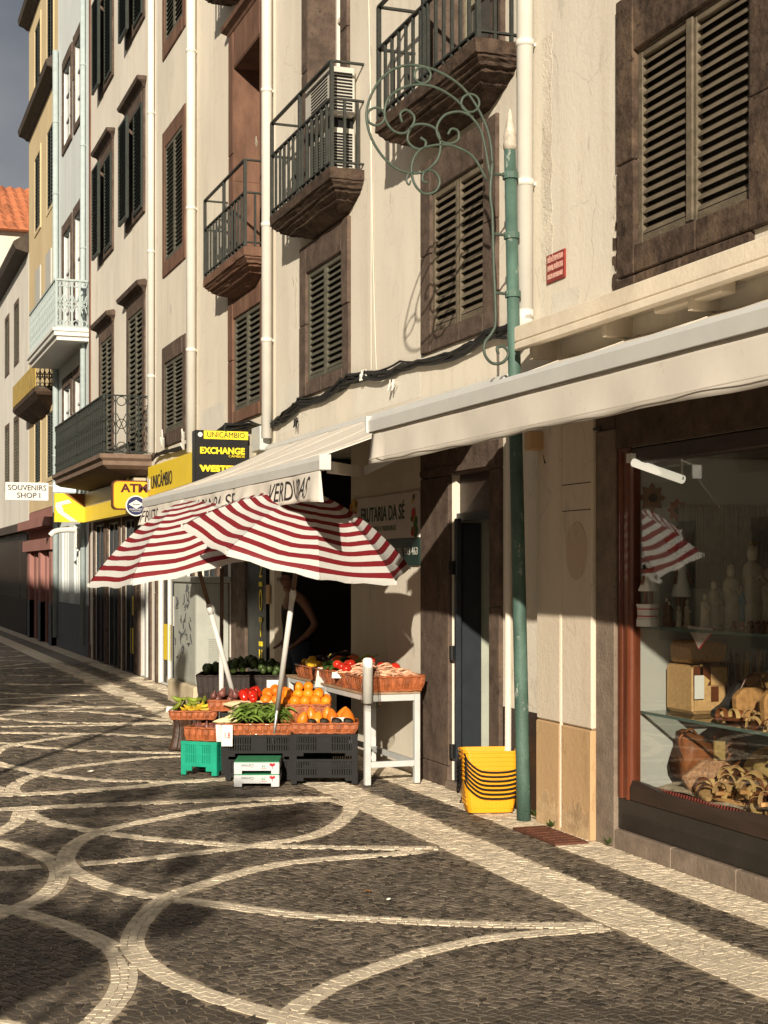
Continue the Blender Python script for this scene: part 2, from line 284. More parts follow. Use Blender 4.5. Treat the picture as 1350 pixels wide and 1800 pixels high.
for w,P in CUR:
    far=np.mean([q[1] for q in P])>16.3
    ds=.047 if not far else .2
    L=smooth_line(P,ds); T=np.gradient(L,axis=0); T/=np.linalg.norm(T,axis=1)[:,None]; Nn=np.c_[-T[:,1],T[:,0]]
    rows=(1 if far else (4 if w>.15 else 3)); new=[]
    for r in range(rows):
        a0=-w/2+w*r/rows; a1=a0+w/rows
        sh=NR.uniform(0,.5)
        for i in range(len(L)-1):
            def pt(t,a):
                t=min(max(t+sh,0),len(L)-1.001); k=int(t); fr=t-k; return L[k]*(1-fr)+L[k+1]*fr+a*(Nn[k]*(1-fr)+Nn[k+1]*fr)
            j0,j1=(((math.sin(i*12.9898+r*78.2)*43758.5)%1)-.5)*.5,(((math.sin((i+1)*12.9898+r*78.2)*43758.5)%1)-.5)*.5
            u_=lambda q:(((math.sin(q*37.719+r*11.3)*24634.6)%1)-.5)*w/rows*.38
            m0=u_(i) if 0<r else 0.; m1=u_(i+.5) if 0<r else 0.; M0=0. if r==rows-1 else (((math.sin(i*37.719+(r+1)*11.3)*24634.6)%1)-.5)*w/rows*.38; M1=0. if r==rows-1 else (((math.sin((i+.5)*37.719+(r+1)*11.3)*24634.6)%1)-.5)*w/rows*.38
            k0,k1=NR.uniform(-.12,.12,2)
            new.append([pt(i+j0+k0,a0+m0),pt(i+1+j1+k1,a0+m1),pt(i+1+j1-k1,a1+M1),pt(i+j0-k0,a1+M0)])
    new=np.array(new); keep=~near_band(new.mean(1))
    stones+= [(q,1) for q in new[keep]]
    D=smooth_line(P,.02 if not far else .06); bandpts.append(D); bandw.append(np.full(len(D),w))
def grid(x0,x1,y0,y1,sx,sy,ang,white,keepfn):
    cx,cy=(x0+x1)/2,(y0+y1)/2; R=math.hypot(x1-x0,y1-y0)/2+.3; c,s=math.cos(ang),math.sin(ang)
    nx,ny=int(2*R/sx),int(2*R/sy); U,V=np.meshgrid(np.arange(nx+1)*sx-R,np.arange(ny+1)*sy-R,indexing='ij')
    V=V+.03*np.sin(U*4.1+1)+.02*np.sin(U*9.3); U=U+.03*np.sin(V*3.3)
    # rows are staggered like hand laid setts
    U=U+(np.arange(ny+1)%2)[None,:]*sx*.5*0
    U=U+NR.uniform(-.38,.38,U.shape)*sx; V=V+NR.uniform(-.34,.34,V.shape)*sy
    X=cx+U*c-V*s; Y=cy+U*s+V*c
    Pn=np.stack([X,Y],-1); Q=np.stack([Pn[:-1,:-1],Pn[1:,:-1],Pn[1:,1:],Pn[:-1,1:]],2).reshape(-1,4,2)
    C=Q.mean(1); k=(C[:,0]>x0)&(C[:,0]<x1)&(C[:,1]>y0)&(C[:,1]<y1); Q=Q[k]; C=C[k]
    k=keepfn(C); Q=Q[k]; C=C[k]
    if white: Q[:,:,0]=np.clip(Q[:,:,0],x0,x1)          # the straight bands are trimmed to a line
    else:
        m=C[:,0]<3.3; Q[m,:,0]=np.minimum(Q[m,:,0],3.215); Q[~m,:,0]=np.clip(Q[~m,:,0],3.555,3.865)
    stones.extend((q,white) for q in Q)
WB=[(3.22,3.55),(3.87,4.17)]
def dark_ok(c): return ~near_band(c,grow=.012)&~((c[:,0]>3.2)&(c[:,0]<3.57))&~(c[:,0]>3.85)
for y0,y1,s in ((3.6,7.2,.036),(7.2,9.5,.044),(9.5,13,.062),(13,17,.1),(17,26,.16)):
    grid(-1.3,3.86,y0,y1,s*1.15,s*.85,.35,0,dark_ok)
    for a,b in WB: grid(a,b,y0,y1,s*1.05,s*.85,.12,1,lambda c:np.ones(len(c),bool))
def stone_mesh(qs,shrink=.90):
    vs=[];fs=[]
    for q in qs:
        c=q.mean(0); h=.0036+NR.uniform(-.0012,.0016); tx,ty=NR.uniform(-.05,.05,2); k=len(vs)
        for p in q:
            g=c+(p-c)*(shrink+.05); vs.append((g[0],g[1],-.004))
        for p in q:
            g=c+(p-c)*(shrink-.05); vs.append((g[0],g[1],h+tx*(g[0]-c[0])+ty*(g[1]-c[1])))
        fs+=[(k+4,k+5,k+6,k+7)]+[(k+i,k+(i+1)%4,k+4+(i+1)%4,k+4+i) for i in range(4)]
    return vs,fs
def in_frame(c):
    d=c[0]*sT+c[1]*cT; r=c[0]*cT-c[1]*sT; return d>5.25 and abs(r/d)*F<665
for white,nm,mt,sh in ((1,'white_sett',wstone,.95),(0,'dark_sett',dstone,.83)):
    qs=[q for q,w_ in stones if w_==white]
    vis=sorted([i for i,q in enumerate(qs) if in_frame(q.mean(0))],key=lambda i:qs[i].mean(0)@np.array([sT,cT]))[:300]; vs_=set(vis)
    for i in vis:
        v,f=stone_mesh([qs[i]],sh); build(MB().add(v,f),nm,mt,pave)
    v,f=stone_mesh([q for i,q in enumerate(qs) if i not in vs_],sh)
    me=bpy.data.meshes.new(nm+'_field'); me.from_pydata(v,[],f); me.materials.append(mt); o=bpy.data.objects.new(nm+'_field',me); col.objects.link(o); o.parent=pave; o['kind']='stuff'
# paving beyond the reach of single setts
b=MB()
for a,c in WB: b.add([(a,26,.006),(c,26,.006),(c,120,.006),(a,120,.006)],[(0,1,2,3)])
o=build(b,'white_band',wstone,pave)
o=build(MB().add([(-40,26,.003),(4.15,26,.003),(4.15,200,.003),(-40,200,.003)],[(0,1,2,3)]),'dark_paving',dstone,pave)
# iron cover let into the pavement and scraps lying on it
rust=M('rusty_iron',(.13,.05,.03),.7,.3,25,.6,70,metal=.2)
c=thing('drain_cover','rusty iron cover plate let into the pavement below the tan pilaster','drain cover',(3.97,8.05,0))
box('plate',rust,c,3.86,4.08,7.72,8.3,.004,.017,.002)
for i in range(7): box('tread_bar',rust,c,3.875,4.065,7.76+.075*i,7.775+.075*i,.017,.021)
leafm=M('dry_leaf',(.30,.13,.04),.8,.3,30); paper=M('paper_scrap',(.7,.68,.6),.8,.1,20)
for i,(u,v,mt,nm,lb) in enumerate([(643,1574,leafm,'fallen_leaf','small orange leaf fallen on the dark setts in the foreground'),(160,1360,paper,'paper_scrap','crumpled white paper scrap on dark paving left of the green crate'),(683,1589,paper,'paper_scrap','tiny white crumb of paper right of the orange leaf')]):
    d=F*CAMH/(v-HY); p=atd(u,v,d); b=MB(); s=.035 if i<2 else .012
    pts=[(math.cos(t)*s*(.6+.5*random.random()),math.sin(t)*s*(.5+.3*random.random()),.012+random.random()*.012) for t in [k*math.pi/4 for k in range(8)]]
    b.add([(p.x+x,p.y+y,z+.004) for x,y,z in pts]+[(p.x,p.y,.03)],[(k,(k+1)%8,8) for k in range(8)]); tag(build(b,nm,mt),lb,'leaf' if i==0 else 'litter')
# weeds at the wall foot
weed=M('weed_green',(.07,.12,.025),.7,.3,20,trans=.2)
for k,(u,v,lb) in enumerate([(945,1440,'small green weed growing at the foot of the green pole'),(968,1456,'spiky weed growing at the corner of the tan pilaster'),(1072,1488,'low weed growing at the foot of the shop window stone')]):
    d=F*CAMH/(v-HY); p=atd(u,v,d); b=MB()
    for i in range(26):
        a=random.uniform(0,6.28); l=random.uniform(.03,.085); q=Vector((math.cos(a)*l*.9,math.sin(a)*l*.9,l*random.uniform(.3,.9))); s=Vector((-math.sin(a),math.cos(a),0))*.007
        b.add([(p.x,p.y,.01),Vector((p.x,p.y,.012))+q*.6+s,Vector((p.x,p.y,.01))+q,Vector((p.x,p.y,.012))+q*.6-s],[(0,1,2,3)])
    tag(build(b,'weed',weed),lb,'weed')
# ================================================================ buildings
def facade(bld,y0,y1,z0,z1,holes,mat,x=W,depth=.3,name='wall'):
    ys=sorted({y0,y1,*[h[0] for h in holes],*[h[1] for h in holes]}); zs=sorted({z0,z1,*[h[2] for h in holes],*[h[3] for h in holes]})
    ys=[y for y in ys if y0<=y<=y1]; zs=[z for z in zs if z0<=z<=z1]; b=MB()
    for i in range(len(ys)-1):
        for j in range(len(zs)-1):
            cy,cz=(ys[i]+ys[i+1])/2,(zs[j]+zs[j+1])/2
            if any(h[0]<cy<h[1] and h[2]<cz<h[3] for h in holes): continue
            b.quad((x,ys[i],zs[j]),(x,ys[i],zs[j+1]),(x,ys[i+1],zs[j+1]),(x,ys[i+1],zs[j]))
    for h in holes:
        a,c,d,e=h[:4]; X=x+(h[4] if len(h)>4 else depth)
        b.quad((x,a,d),(X,a,d),(X,a,e),(x,a,e)); b.quad((x,c,d),(x,c,e),(X,c,e),(X,c,d)); b.quad((x,a,e),(X,a,e),(X,c,e),(x,c,e)); b.quad((x,a,d),(x,c,d),(X,c,d),(X,a,d))
    b.quad((x,y0,z0),(x,y0,z1),(x+8,y0,z1),(x+8,y0,z0)); b.quad((x,y1,z0),(x,y1,z1),(x+8,y1,z1),(x+8,y1,z0)); b.quad((x,y0,z1),(x,y1,z1),(x+8,y1,z1),(x+8,y0,z1))
    me=bpy.data.meshes.new(name); me.from_pydata(b.v,[],b.f); me.materials.append(mat); o=bpy.data.objects.new(name,me); col.objects.link(o); o.parent=bld; o.location=-OFF[bld]; OFF[o]=Vector(); return o
def stones_round(win,y0,y1,z0,z1,sw,stone,proud=.03,x=W,split=True,deep=.1):
    l,r,t,bt=sw
    def st(a,c,d,e):
        p=proud+random.uniform(-.006,.006); build(MB().box(x-p,x+deep,a+.002,c-.002,d+.002,e-.002),'stone',stone,win,bev=.007)
    h=z1-z0; k=random.uniform(.4,.6)
    for a,c in ((y0-r,y0),(y1,y1+l)):
        if split: st(a,c,z0-bt,z0+h*k); st(a,c,z0+h*k,z1+t)
        else: st(a,c,z0-bt,z1+t)
    if t>0: st(y0,y1,z1,z1+t)
    if bt>0:
        m=y0+(y1-y0)*random.uniform(.4,.6)
        if split: st(y0,m,z0-bt,z0); st(m,y1,z0-bt,z0)
        else: st(y0,y1,z0-bt,z0)
def shutter(bld,y0,y1,z0,z1,n,mat,indiv,x=W,name='shutter'):
    fw=.045; b=MB(); X0,X1=x-.006,x+.035
    b.box(X0,X1,y0,y0+fw,z0,z1); b.box(X0,X1,y1-fw,y1,z0,z1); b.box(X0+.001,X1,y0+fw,y1-fw,z0,z0+fw); b.box(X0+.001,X1,y0+fw,y1-fw,z1-fw,z1)
    s=build(b,name,mat,bld,bev=.004 if indiv else 0)
    sp=(z1-z0-2*fw)/n; a,c=y0+fw+.001,y1-fw-.001; hh=sp*.30; q=[]
    prof=[(X0+.004,-hh-.006),(X0+.006,-hh+.006),(X1-.004,hh+.008),(X1-.001,hh-.004)]
    if indiv:
        mb=MB().prism([(px,pz) for px,pz in prof],'y',a,c); first=None
        for i in range(n):
            zc=z0+fw+sp*(i+.5)
            o=build(mb,'slat',mat,s,bev=0,mesh=first); first=o.data; o.location.z+=zc; o.rotation_euler=(random.uniform(-.004,.004),0,0) ; o.location.y+=0
            o.rotation_euler=(0,0,0)
    else:
        mb=MB()
        for i in range(n):
            zc=z0+fw+sp*(i+.5); mb.prism([(px,pz+zc) for px,pz in prof],'y',a,c)
        build(mb,'slats',mat,s,kind='stuff')
    return s
def louvre(bld,y0,y1,z0,z1,sw,stone,mat,n,indiv,proud=.03,x=W,hood=False):
    b=MB().box(x+.05,x+.07,y0,y1,z0,z1); win=build(b,'window',darkin,bld)
    stones_round(win,y0,y1,z0,z1,sw,stone,proud,x,split=indiv)
    if hood:
        l,r,t,bt=sw; zz=z1+t; h=MB()
        h.loft([[(x-d,y0-r-e,zz+q),(x+.02,y0-r-e,zz+q),(x+.02,y1+l+e,zz+q),(x-d,y1+l+e,zz+q)] for d,e,q in ((.03,.0,0),(.06,.04,.05),(.14,.1,.09),(.16,.12,.15),(.02,.0,.2))]); build(h,'hood',stone,win)
    m=(y0+y1)/2
    shutter(bld,y0+.003,m-.002,z0+.003,z1-.003,n,mat,indiv,x); shutter(bld,m+.002,y1-.003,z0+.003,z1-.003,n,mat,indiv,x)
    return win
def glazed(bld,y0,y1,z0,z1,sw,stone,frame,x=W,deep=.3,mull=(2,4),proud=.03,name='window',hood=0,panemat=None):
    """deep stone opening with a glazed casement at its back"""
    b=MB(); X=x+deep; fw=.05
    for a,c in ((y0,y0+fw),(y1-fw,y1),((y0+y1)/2-fw*.6,(y0+y1)/2+fw*.6)): b.box(X-.04,X,a,c,z0,z1)
    for i in range(mull[1]+1):
        zc=z0+(z1-z0)*i/mull[1]; b.box(X-.038,X-.002,y0+fw,y1-fw,max(z0,zc-.02),min(z1,zc+.02))
    win=build(b,name,frame,bld)
    for i in range(2):
        for j in range(mull[1]):
            a=y0+fw+(y1-y0-2*fw)*i/2; c=y0+fw+(y1-y0-2*fw)*(i+1)/2; d=z0+(z1-z0)*j/mull[1]; e=z0+(z1-z0)*(j+1)/mull[1]
            build(MB().box(X-.012,X-.006,a+.035,c-.035,d+.02,e-.02),'pane',panemat or paneg,win)
    if sw: stones_round(win,y0,y1,z0,z1,sw,stone,proud,x,split=True,deep=.05)
    if sw and deep>.15:
        for a,c in ((y0+.001,y0+.012),(y1-.012,y1-.001)):
            k=z0+(z1-z0)*.45; build(MB().box(x-proud+.004,X-.041,a,c,z0,k-.002),'reveal_stone',stone,win); build(MB().box(x-proud+.004,X-.041,a,c,k+.002,z1),'reveal_stone',stone,win)
        build(MB().box(x-proud+.004,X-.041,y0+.013,y1-.013,z1-.012,z1-.001),'reveal_stone',stone,win)
    if hood:
        l,r,t,bt=sw; zz=z1+t; h=MB()
        h.loft([[(x-d,y0-r-e,zz+q),(x+.02,y0-r-e,zz+q),(x+.02,y1+l+e,zz+q),(x-d,y1+l+e,zz+q)] for d,e,q in ((.035,.0,0),(.05,.03,.03),(.10,.08,.07),(.11,.09,.12),(.02,.0,.14))]); build(h,'hood',stone,win)
    return win
def balcony(bld,y0,y1,D,zt,rails,stone,iron,sp=.13,x=W,cor=True,name='balcony',thick=.09):
    X=x-D; b=MB()
    secs=[(0,0,zt),(0,0,zt-thick)]
    if cor: secs+=[(.018,.018,zt-thick-.004),(.02,.02,zt-thick-.022),(.045,.05,zt-thick-.045),(.05,.055,zt-thick-.062),(.075,.09,zt-thick-.066),(.08,.10,zt-thick-.09),(.12,.2,zt-thick-.12),(.125,.21,zt-thick-.135),(.15,.27,zt-thick-.14),(D-.06,.5,zt-thick-.21)]
    b.loft([[(X+i,y0+j,z),(x+.02,y0+j,z),(x+.02,y1-j,z),(X+i,y1-j,z)] for i,j,z in secs])
    s=build(b,name,stone,bld,bev=.006)
    if cor:
        q=bmesh.new(); q.from_mesh(s.data); bmesh.ops.subdivide_edges(q,edges=[e for e in q.edges if e.calc_length()>.12],cuts=7,use_grid_fill=True)
        for v in q.verts:
            if v.co.x<x-.01: v.co+=Vector((random.uniform(-.006,.006),random.uniform(-.003,.003),random.uniform(-.006,.006)))
        q.to_mesh(s.data); q.free()
    r=.011; zl,zh=rails[0],rails[-1]
    for z in rails:
        m=MB()
        for p,q in (((X+.02,y0+.02,z),(X+.02,y1-.02,z)),((X+.02,y0+.02,z),(x+.02,y0+.02,z)),((X+.02,y1-.02,z),(x+.02,y1-.02,z))): m.beam(p,q,.034,.016)
        build(m,'rail',iron,s)
    m=MB()
    for p,q in (((X+.02,y0+.02,zt+.05),(X+.02,y1-.02,zt+.05)),((X+.02,y0+.02,zt+.05),(x+.02,y0+.02,zt+.05)),((X+.02,y1-.02,zt+.05),(x+.02,y1-.02,zt+.05))): m.beam(p,q,.03,.014)
    build(m,'rail',iron,s)
    n=int((y1-y0)/sp); bm=MB().box(-r,r,-r,r,zt,zl); first=None
    for i in range(n+1):
        y=y0+.02+(y1-y0-.04)*i/n; o=build(bm,'baluster',iron,s,mesh=first); first=o.data; o.location+=Vector((X+.02,y,0))
    k=max(1,int(D/sp)); 
    for yy in (y0+.02,y1-.02):
        for i in range(1,k+1): o=build(bm,'baluster',iron,s,mesh=first); o.location+=Vector((X+.02+(D-.02)*i/(k+.5),yy,0))
    if len(rails)>1:
        pm=MB().box(-.016,.016,-.016,.016,zt,zh); f=None
        for p in ((X+.02,y0+.02),(X+.02,y1-.02),(X+.02,(y0+y1)/2)): o=build(pm,'post',iron,s,mesh=f); f=o.data; o.location+=Vector((*p,0))
    return s
def body(bld,y0,y1,z1,mat,low=3.0):
    """rooms behind the front: a solid mass above the ground floor, a deep dark room below it"""
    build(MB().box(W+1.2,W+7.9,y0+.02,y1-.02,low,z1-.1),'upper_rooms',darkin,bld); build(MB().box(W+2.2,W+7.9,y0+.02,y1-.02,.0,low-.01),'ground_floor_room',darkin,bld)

# ---- nearest house: shop window below, big shutter above
B0=thing('house','nearest cream house with the souvenir shop window and wide brown shutters','house',(W,6,0))
SHOP=(4.4,7.55,.12,2.28)                       # opening of the shop window
W1=(6.2,7.33,3.43,4.52)
facade(B0,2.6,8.67,0,12,[(SHOP[0],SHOP[1],SHOP[2],SHOP[3],.02),(W1[0],W1[1],W1[2],W1[3],.1),(6.2,7.33,6.1,8.2)],cream)
body(B0,2.6,8.67,12,cream,2.95)
w=louvre(B0,*W1,(.2,.24,.34,.16),darkst,shut,18,True,.035)
for a,c,d,e in ((7.33,7.56,3.12,3.27),(6.85,7.33,3.14,3.27),(6.2,6.84,3.16,3.27)): build(MB().box(W-.03,W+.05,a,c-.004,d,e-.004),'stone',darkst,w,bev=.01)
glazed(B0,6.2,7.33,6.1,8.2,(.2,.2,.25,.1),darkst,whitep)
# timber mullions between the leaves
box('window_post',shut,B0,W-.022,W-.007,6.74,6.80,3.44,4.51,.004)
# ledge over the shop
lg=MB().box(3.94,W,3.0,8.45,3.03,3.13); lg.box(3.94,3.99,3.0,8.45,2.98,3.03)
lo=build(lg,'ledge',M('cream_concrete',(.66,.58,.46),.85,.1,4,.3,40,stain=(.4,.3,.2),stainamt=.5),B0,bev=.008)
for y in (8.35,7.4,6.5,5.7): box('ledge_bracket',MATS['cream_concrete'],lo,4.02,W,y,y+.04,2.92,3.03)
box('lamp_housing',MATS['cream_concrete'],lo,4.03,4.12,6.25,6.9,2.965,3.028,.008)
# pilaster and dado beside the shop window
pm=plaster('salmon_plaster',(.64,.55,.44),.3)
pl=build(MB().box(W-.06,W+.01,7.78,8.17,.66,2.5),'pilaster',pm,B0,bev=.01)
build(MB().box(W-.06,W+.01,8.19,8.52,.66,2.5),'pilaster_strip',pm,B0,bev=.01); 
build(MB().tube([(W-.055,8.18,.02),(W-.055,8.18,2.5)],.012,8),'bead',pm,B0)
build(MB().box(W-.065,W+.01,7.78,8.17,.0,.655),'pilaster_base',tanp,B0,bev=.008); build(MB().box(W-.065,W+.01,8.19,8.52,.0,.655),'pilaster_base',tanp,B0,bev=.008)
for z in (2.12,1.96): box('groove',basalt,B0,W-.0615,W-.05,7.79,8.16,z,z+.006)
build(MB().lathe([(.001,.0),(.135,.0),(.135,.004),(.001,.004)],(W-.06,7.97,1.72),28,ax=(-1,0,0),sx=1.3,sy=1.0),'oval_patch',plaster('brown_patch',(.55,.43,.33),.2),B0)
# shop front: stone surround, timber frame, glass, black dado
sf=build(MB().box(W-.035,W+.12,7.55,7.78,.0,2.42),'shop_surround',plinth,B0,bev=.008)
for i in range(5): build(MB().box(W-.04,W+.12,7.545-(i+1)*.62,7.545-i*.62-.004,.0,.115),'plinth_stone',plinth,sf,bev=.006)
build(MB().box(W-.03,W+.12,4.2,7.548,2.3,2.62),'lintel_stone',basalt,sf,bev=.006); build(MB().box(W-.035,W+.12,7.551,7.78,2.425,2.62),'lintel_stone',basalt,sf,bev=.006)
build(MB().box(W-.012,W+.05,4.4,7.548,.118,.30),'shop_dado',M('black_dado_board',(.022,.018,.015),.35,.3,5,.15,30,coat=.2),B0,bev=.004)
fr=MB()
fr.box(W-.015,W+.05,7.40,7.548,.302,2.298); fr.tube([(W+.0,7.42,.30),(W+.0,7.42,2.28)],.028,10); fr.tube([(W-.01,7.50,.30),(W-.01,7.50,2.28)],.02,10)
sfr=build(fr,'window_frame',wood,B0,bev=0)
fb=MB(); n=40
for i in range(n):    # moulded bottom rail with a sagging upper edge
    pass
fb.loft([[(W-.02,y,.302),(W+.05,y,.302),(W+.05,y,.302+h_),(W-.005,y,.302+h_+.012),(W-.02,y,.302+h_*.7)] for y,h_ in [(7.40-.1*i,.07+.03*max(0,math.cos(i*.5))*(1 if i<12 else 1)) for i in range(31)]])
build(fb,'window_rail',dkwood,sfr,smooth=False)
build(MB().box(W-.014,W+.05,4.4,7.398,2.2,2.296),'window_rail',dkwood,sfr,bev=.01)
build(MB().box(W+.018,W+.022,4.4,7.41,.32,2.22),'shop_glass',winglass,B0)
# show case behind the glass
casew=M('show_case_white',(.42,.42,.39),.7,.06,3); caseg=M('show_case_grey',(.035,.033,.03),.8,.2,3)
sc=build(MB().box(W+.06,W+1.1,7.44,7.46,.3,2.25),'show_case_side',casew,B0)
build(MB().box(W+1.1,W+1.13,4.2,7.46,.3,2.25),'show_case_back',caseg,B0); build(MB().box(W+.051,W+1.1,4.2,7.46,.27,.355),'show_case_floor',caseg,B0)
build(MB().box(W+.051,W+1.1,4.2,7.46,2.26,2.3),'show_case_ceiling',caseg,B0); build(MB().box(W+.051,W+1.1,4.18,4.2,.3,2.25),'show_case_side',caseg,B0)
cm=MB()
for i in range(46):
    y=7.40; x=W+.32+.75*i/45; cm.tube([(x,7.425,1.5),(x+random.uniform(-.004,.004),7.425,1.98)],.0085,6)
build(cm,'curtain',M('ivory_curtain',(.22,.20,.17),.9,.2,20),sc)
gs=M('shelf_glass',(.10,.16,.14),.15,.1,3,spec=.6)
for z in (1.285,.80): build(MB().box(W+.07,W+.62,4.3,7.43,z-.012,z),'glass_shelf',glassm('shelf_glass_%d'%int(z*100),(.90,.93,.91)),B0); build(MB().box(W+.062,W+.070,4.3,7.43,z-.014,z+.002),'shelf_edge',gs,B0)

# ---- second house: stone door no. 10, fruit shop, iron balconies
B1=thing('house','cream house with black iron balconies above the fruit shop','house',(W,11.5,0))
DOOR=(9.34,10.06,0,2.32); FRU=(12.38,14.39,0,2.75)
W2=(9.44,10.43,3.40,4.46); W3=(12.57,13.65,3.42,4.46); D4=(9.3,10.45,5.1,7.5); D2=(12.6,13.62,5.08,7.5)
facade(B1,8.67,14.84,0,13,[(*DOOR,.55),(*FRU,1.2),(*W2,.1),(*W3,.1),(*D4,.32),(*D2,.32),(9.3,10.45,8.6,10.6),(12.6,13.62,8.6,10.6)],cream)
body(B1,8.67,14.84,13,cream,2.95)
louvre(B1,*W2,(.21,.22,.27,.14),basalt,shut,16,True,.03); louvre(B1,*W3,(.22,.19,.28,.14),basalt,shutg,16,True,.03)
doorw=M('flaking_door_paint',(.30,.27,.19),.7,.2,12,.3,50,speck=(.12,.09,.06),speckamt=.5,speckscale=20)
glazed(B1,*D4,(.18,.18,.3,0),basalt,doorw,mull=(2,3),name='balcony_door'); glazed(B1,*D2,(.2,.2,.3,0),basalt,M('white_sash',(.68,.64,.55),.6,.08,6,speck=(.4,.3,.2),speckamt=.3),mull=(2,4),name='balcony_door')
for yy in (9.3,12.6): glazed(B1,yy,yy+1.1,8.6,10.6,(.2,.2,.25,.1),basalt,doorw,mull=(2,3))
balcony(B1,8.88,10.84,.32,5.09,(5.65,5.98),darkst,irong,.15); balcony(B1,12.02,13.95,.31,5.05,(5.64,5.96),darkst,irong,.14)
# plaster patch line along the wires, a repaired band above the awnings
# door no. 10
ds=build(MB().box(W-.03,W+.15,10.062,10.63,.16,2.3),'door_surround',basalt,B1,bev=.008)
build(MB().box(W-.035,W+.15,10.062,10.64,.0,.158),'stone',basalt,ds,bev=.008); build(MB().box(W-.03,W+.15,9.16,9.338,.0,1.35),'stone',basalt,ds,bev=.008); build(MB().box(W-.028,W+.15,9.16,9.338,1.354,2.3),'stone',basalt,ds,bev=.008)
build(MB().box(W-.03,W+.15,9.16,10.63,2.304,2.72),'lintel_stone',basalt,ds,bev=.008); build(MB().box(W-.045,W-.03,9.2,10.6,2.32,2.36),'lintel_moulding',basalt,ds)
text('10',M('dull_brass',(.30,.19,.06),.4,.2,10,metal=.6),ds,(W-.034,9.93,2.52),.13,'x','house_number')
build(MB().box(W-.06,W+.6,9.34,10.06,.0,.06),'door_step',plinth,B1,bev=.01)
dr=build(MB().box(W+.5,W+.53,9.345,10.055,.06,2.31),'door',M('grey_green_door',(.34,.36,.30),.5,.12,3,.05,30,stain=(.2,.2,.17),stainamt=.5),B1)
for z in (.5,1.2): build(MB().box(W+.49,W+.499,9.45,9.96,z,z+.55),'door_panel',MATS['grey_green_door'],dr,bev=.005)
m=MB().box(W+.02,W+.06,10.0,10.05,.06,1.95); m.box(W-.02,W+.02,9.93,9.975,.06,1.98)
fd=build(m,'gate_frame',charc,B1,bev=.004); build(MB().box(W+.06,W+.21,10.005,10.035,.06,1.95),'gate_leaf',charc,fd,bev=.004)
for z in (.28,1.0,1.62): build(MB().tube([(W-.03,9.99,z-.05),(W-.03,9.99,z+.05)],.022,8),'hinge',blackp,fd)
build(MB().box(W+.03,W+.05,9.36,10.05,1.96,2.02),'transom',charc,fd); build(MB().box(W+.06,W+.07,9.345,10.055,2.02,2.315),'transom_panel',dkwood,fd); build(MB().box(W+.152,W+.5,10.045,10.058,.06,2.3),'door_lining',MATS['grey_green_door'],fd)
# recess right of the door: painted dark base
build(MB().box(W-.012,W+.01,8.54,9.14,.02,.68),'dark_base',darkbase,B1)
build(MB().tube([(W-.03,9.02,.05),(W-.03,9.0,2.6)],.022,8),'conduit',pinkish,B1)
# fruit shop interior: dim room with counters, side stone
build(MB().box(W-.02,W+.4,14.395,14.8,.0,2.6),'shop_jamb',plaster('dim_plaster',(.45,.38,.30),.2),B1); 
build(MB().box(W+.02,W+1.19,14.37,14.388,.0,2.74),'shop_lining',M('dark_shop_lining',(.02,.017,.014),.8,.3,4),B1); build(MB().box(W+.02,W+1.19,12.382,12.4,.0,2.74),'shop_lining',MATS['dark_shop_lining'],B1)  # added dark panels that imitate the black shade inside the doorway
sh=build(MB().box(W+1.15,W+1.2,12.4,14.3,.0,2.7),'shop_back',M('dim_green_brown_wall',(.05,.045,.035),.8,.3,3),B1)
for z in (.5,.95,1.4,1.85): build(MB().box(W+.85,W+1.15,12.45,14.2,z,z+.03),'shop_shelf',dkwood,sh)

# ---- third house: red brown stone, balcony
B2=thing('house','cream house with red brown stone window frames and a narrow iron balcony','house',(W,16.7,0))
W4=(15.36,16.53,3.42,4.48); D3=(15.35,16.5,5.0,7.35); D3u=(15.35,16.5,8.4,10.6)
G2=[(15.05,15.95,0,2.35),(16.1,16.95,.0,2.3),(17.4,18.2,0,2.4)]
facade(B2,14.86,18.54,0,13,[(*W4,.1),(*D3,.34),(*D3u,.34),(*G2[0],.5),(*G2[2],.06)],cream2)
body(B2,14.86,18.54,13,cream2,2.95)
louvre(B2,*W4,(.22,.2,.3,.14),redst,shutg,15,True,.03)
glazed(B2,*D3,(.22,.2,.42,0),redst,MATS['white_sash'],mull=(2,4),name='balcony_door',deep=.34,hood=1); glazed(B2,*D3u,(.22,.2,.3,0),redst,MATS['white_sash'],mull=(2,4),name='balcony_door',deep=.34)
balcony(B2,15.02,16.9,.29,4.99,(5.56,5.9),redst,irong,.14); balcony(B2,15.0,16.9,.3,8.35,(8.95,),darkst,irong,.14)
# shadowed shop door with tall yellow lettering, stone jamb
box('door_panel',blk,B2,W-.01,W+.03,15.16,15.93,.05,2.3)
build(MB().box(W-.03,W+.1,15.97,17.1,.0,2.5),'stone_pier',basalt,B2,bev=.01); box('white_strip',whitep,B2,W-.035,W-.031,16.6,16.72,.6,2.3)
glazed(B2,17.4,18.2,0,2.4,(.14,.14,.25,0),basalt,charc,deep=.06,mull=(2,1),name='shop_door')

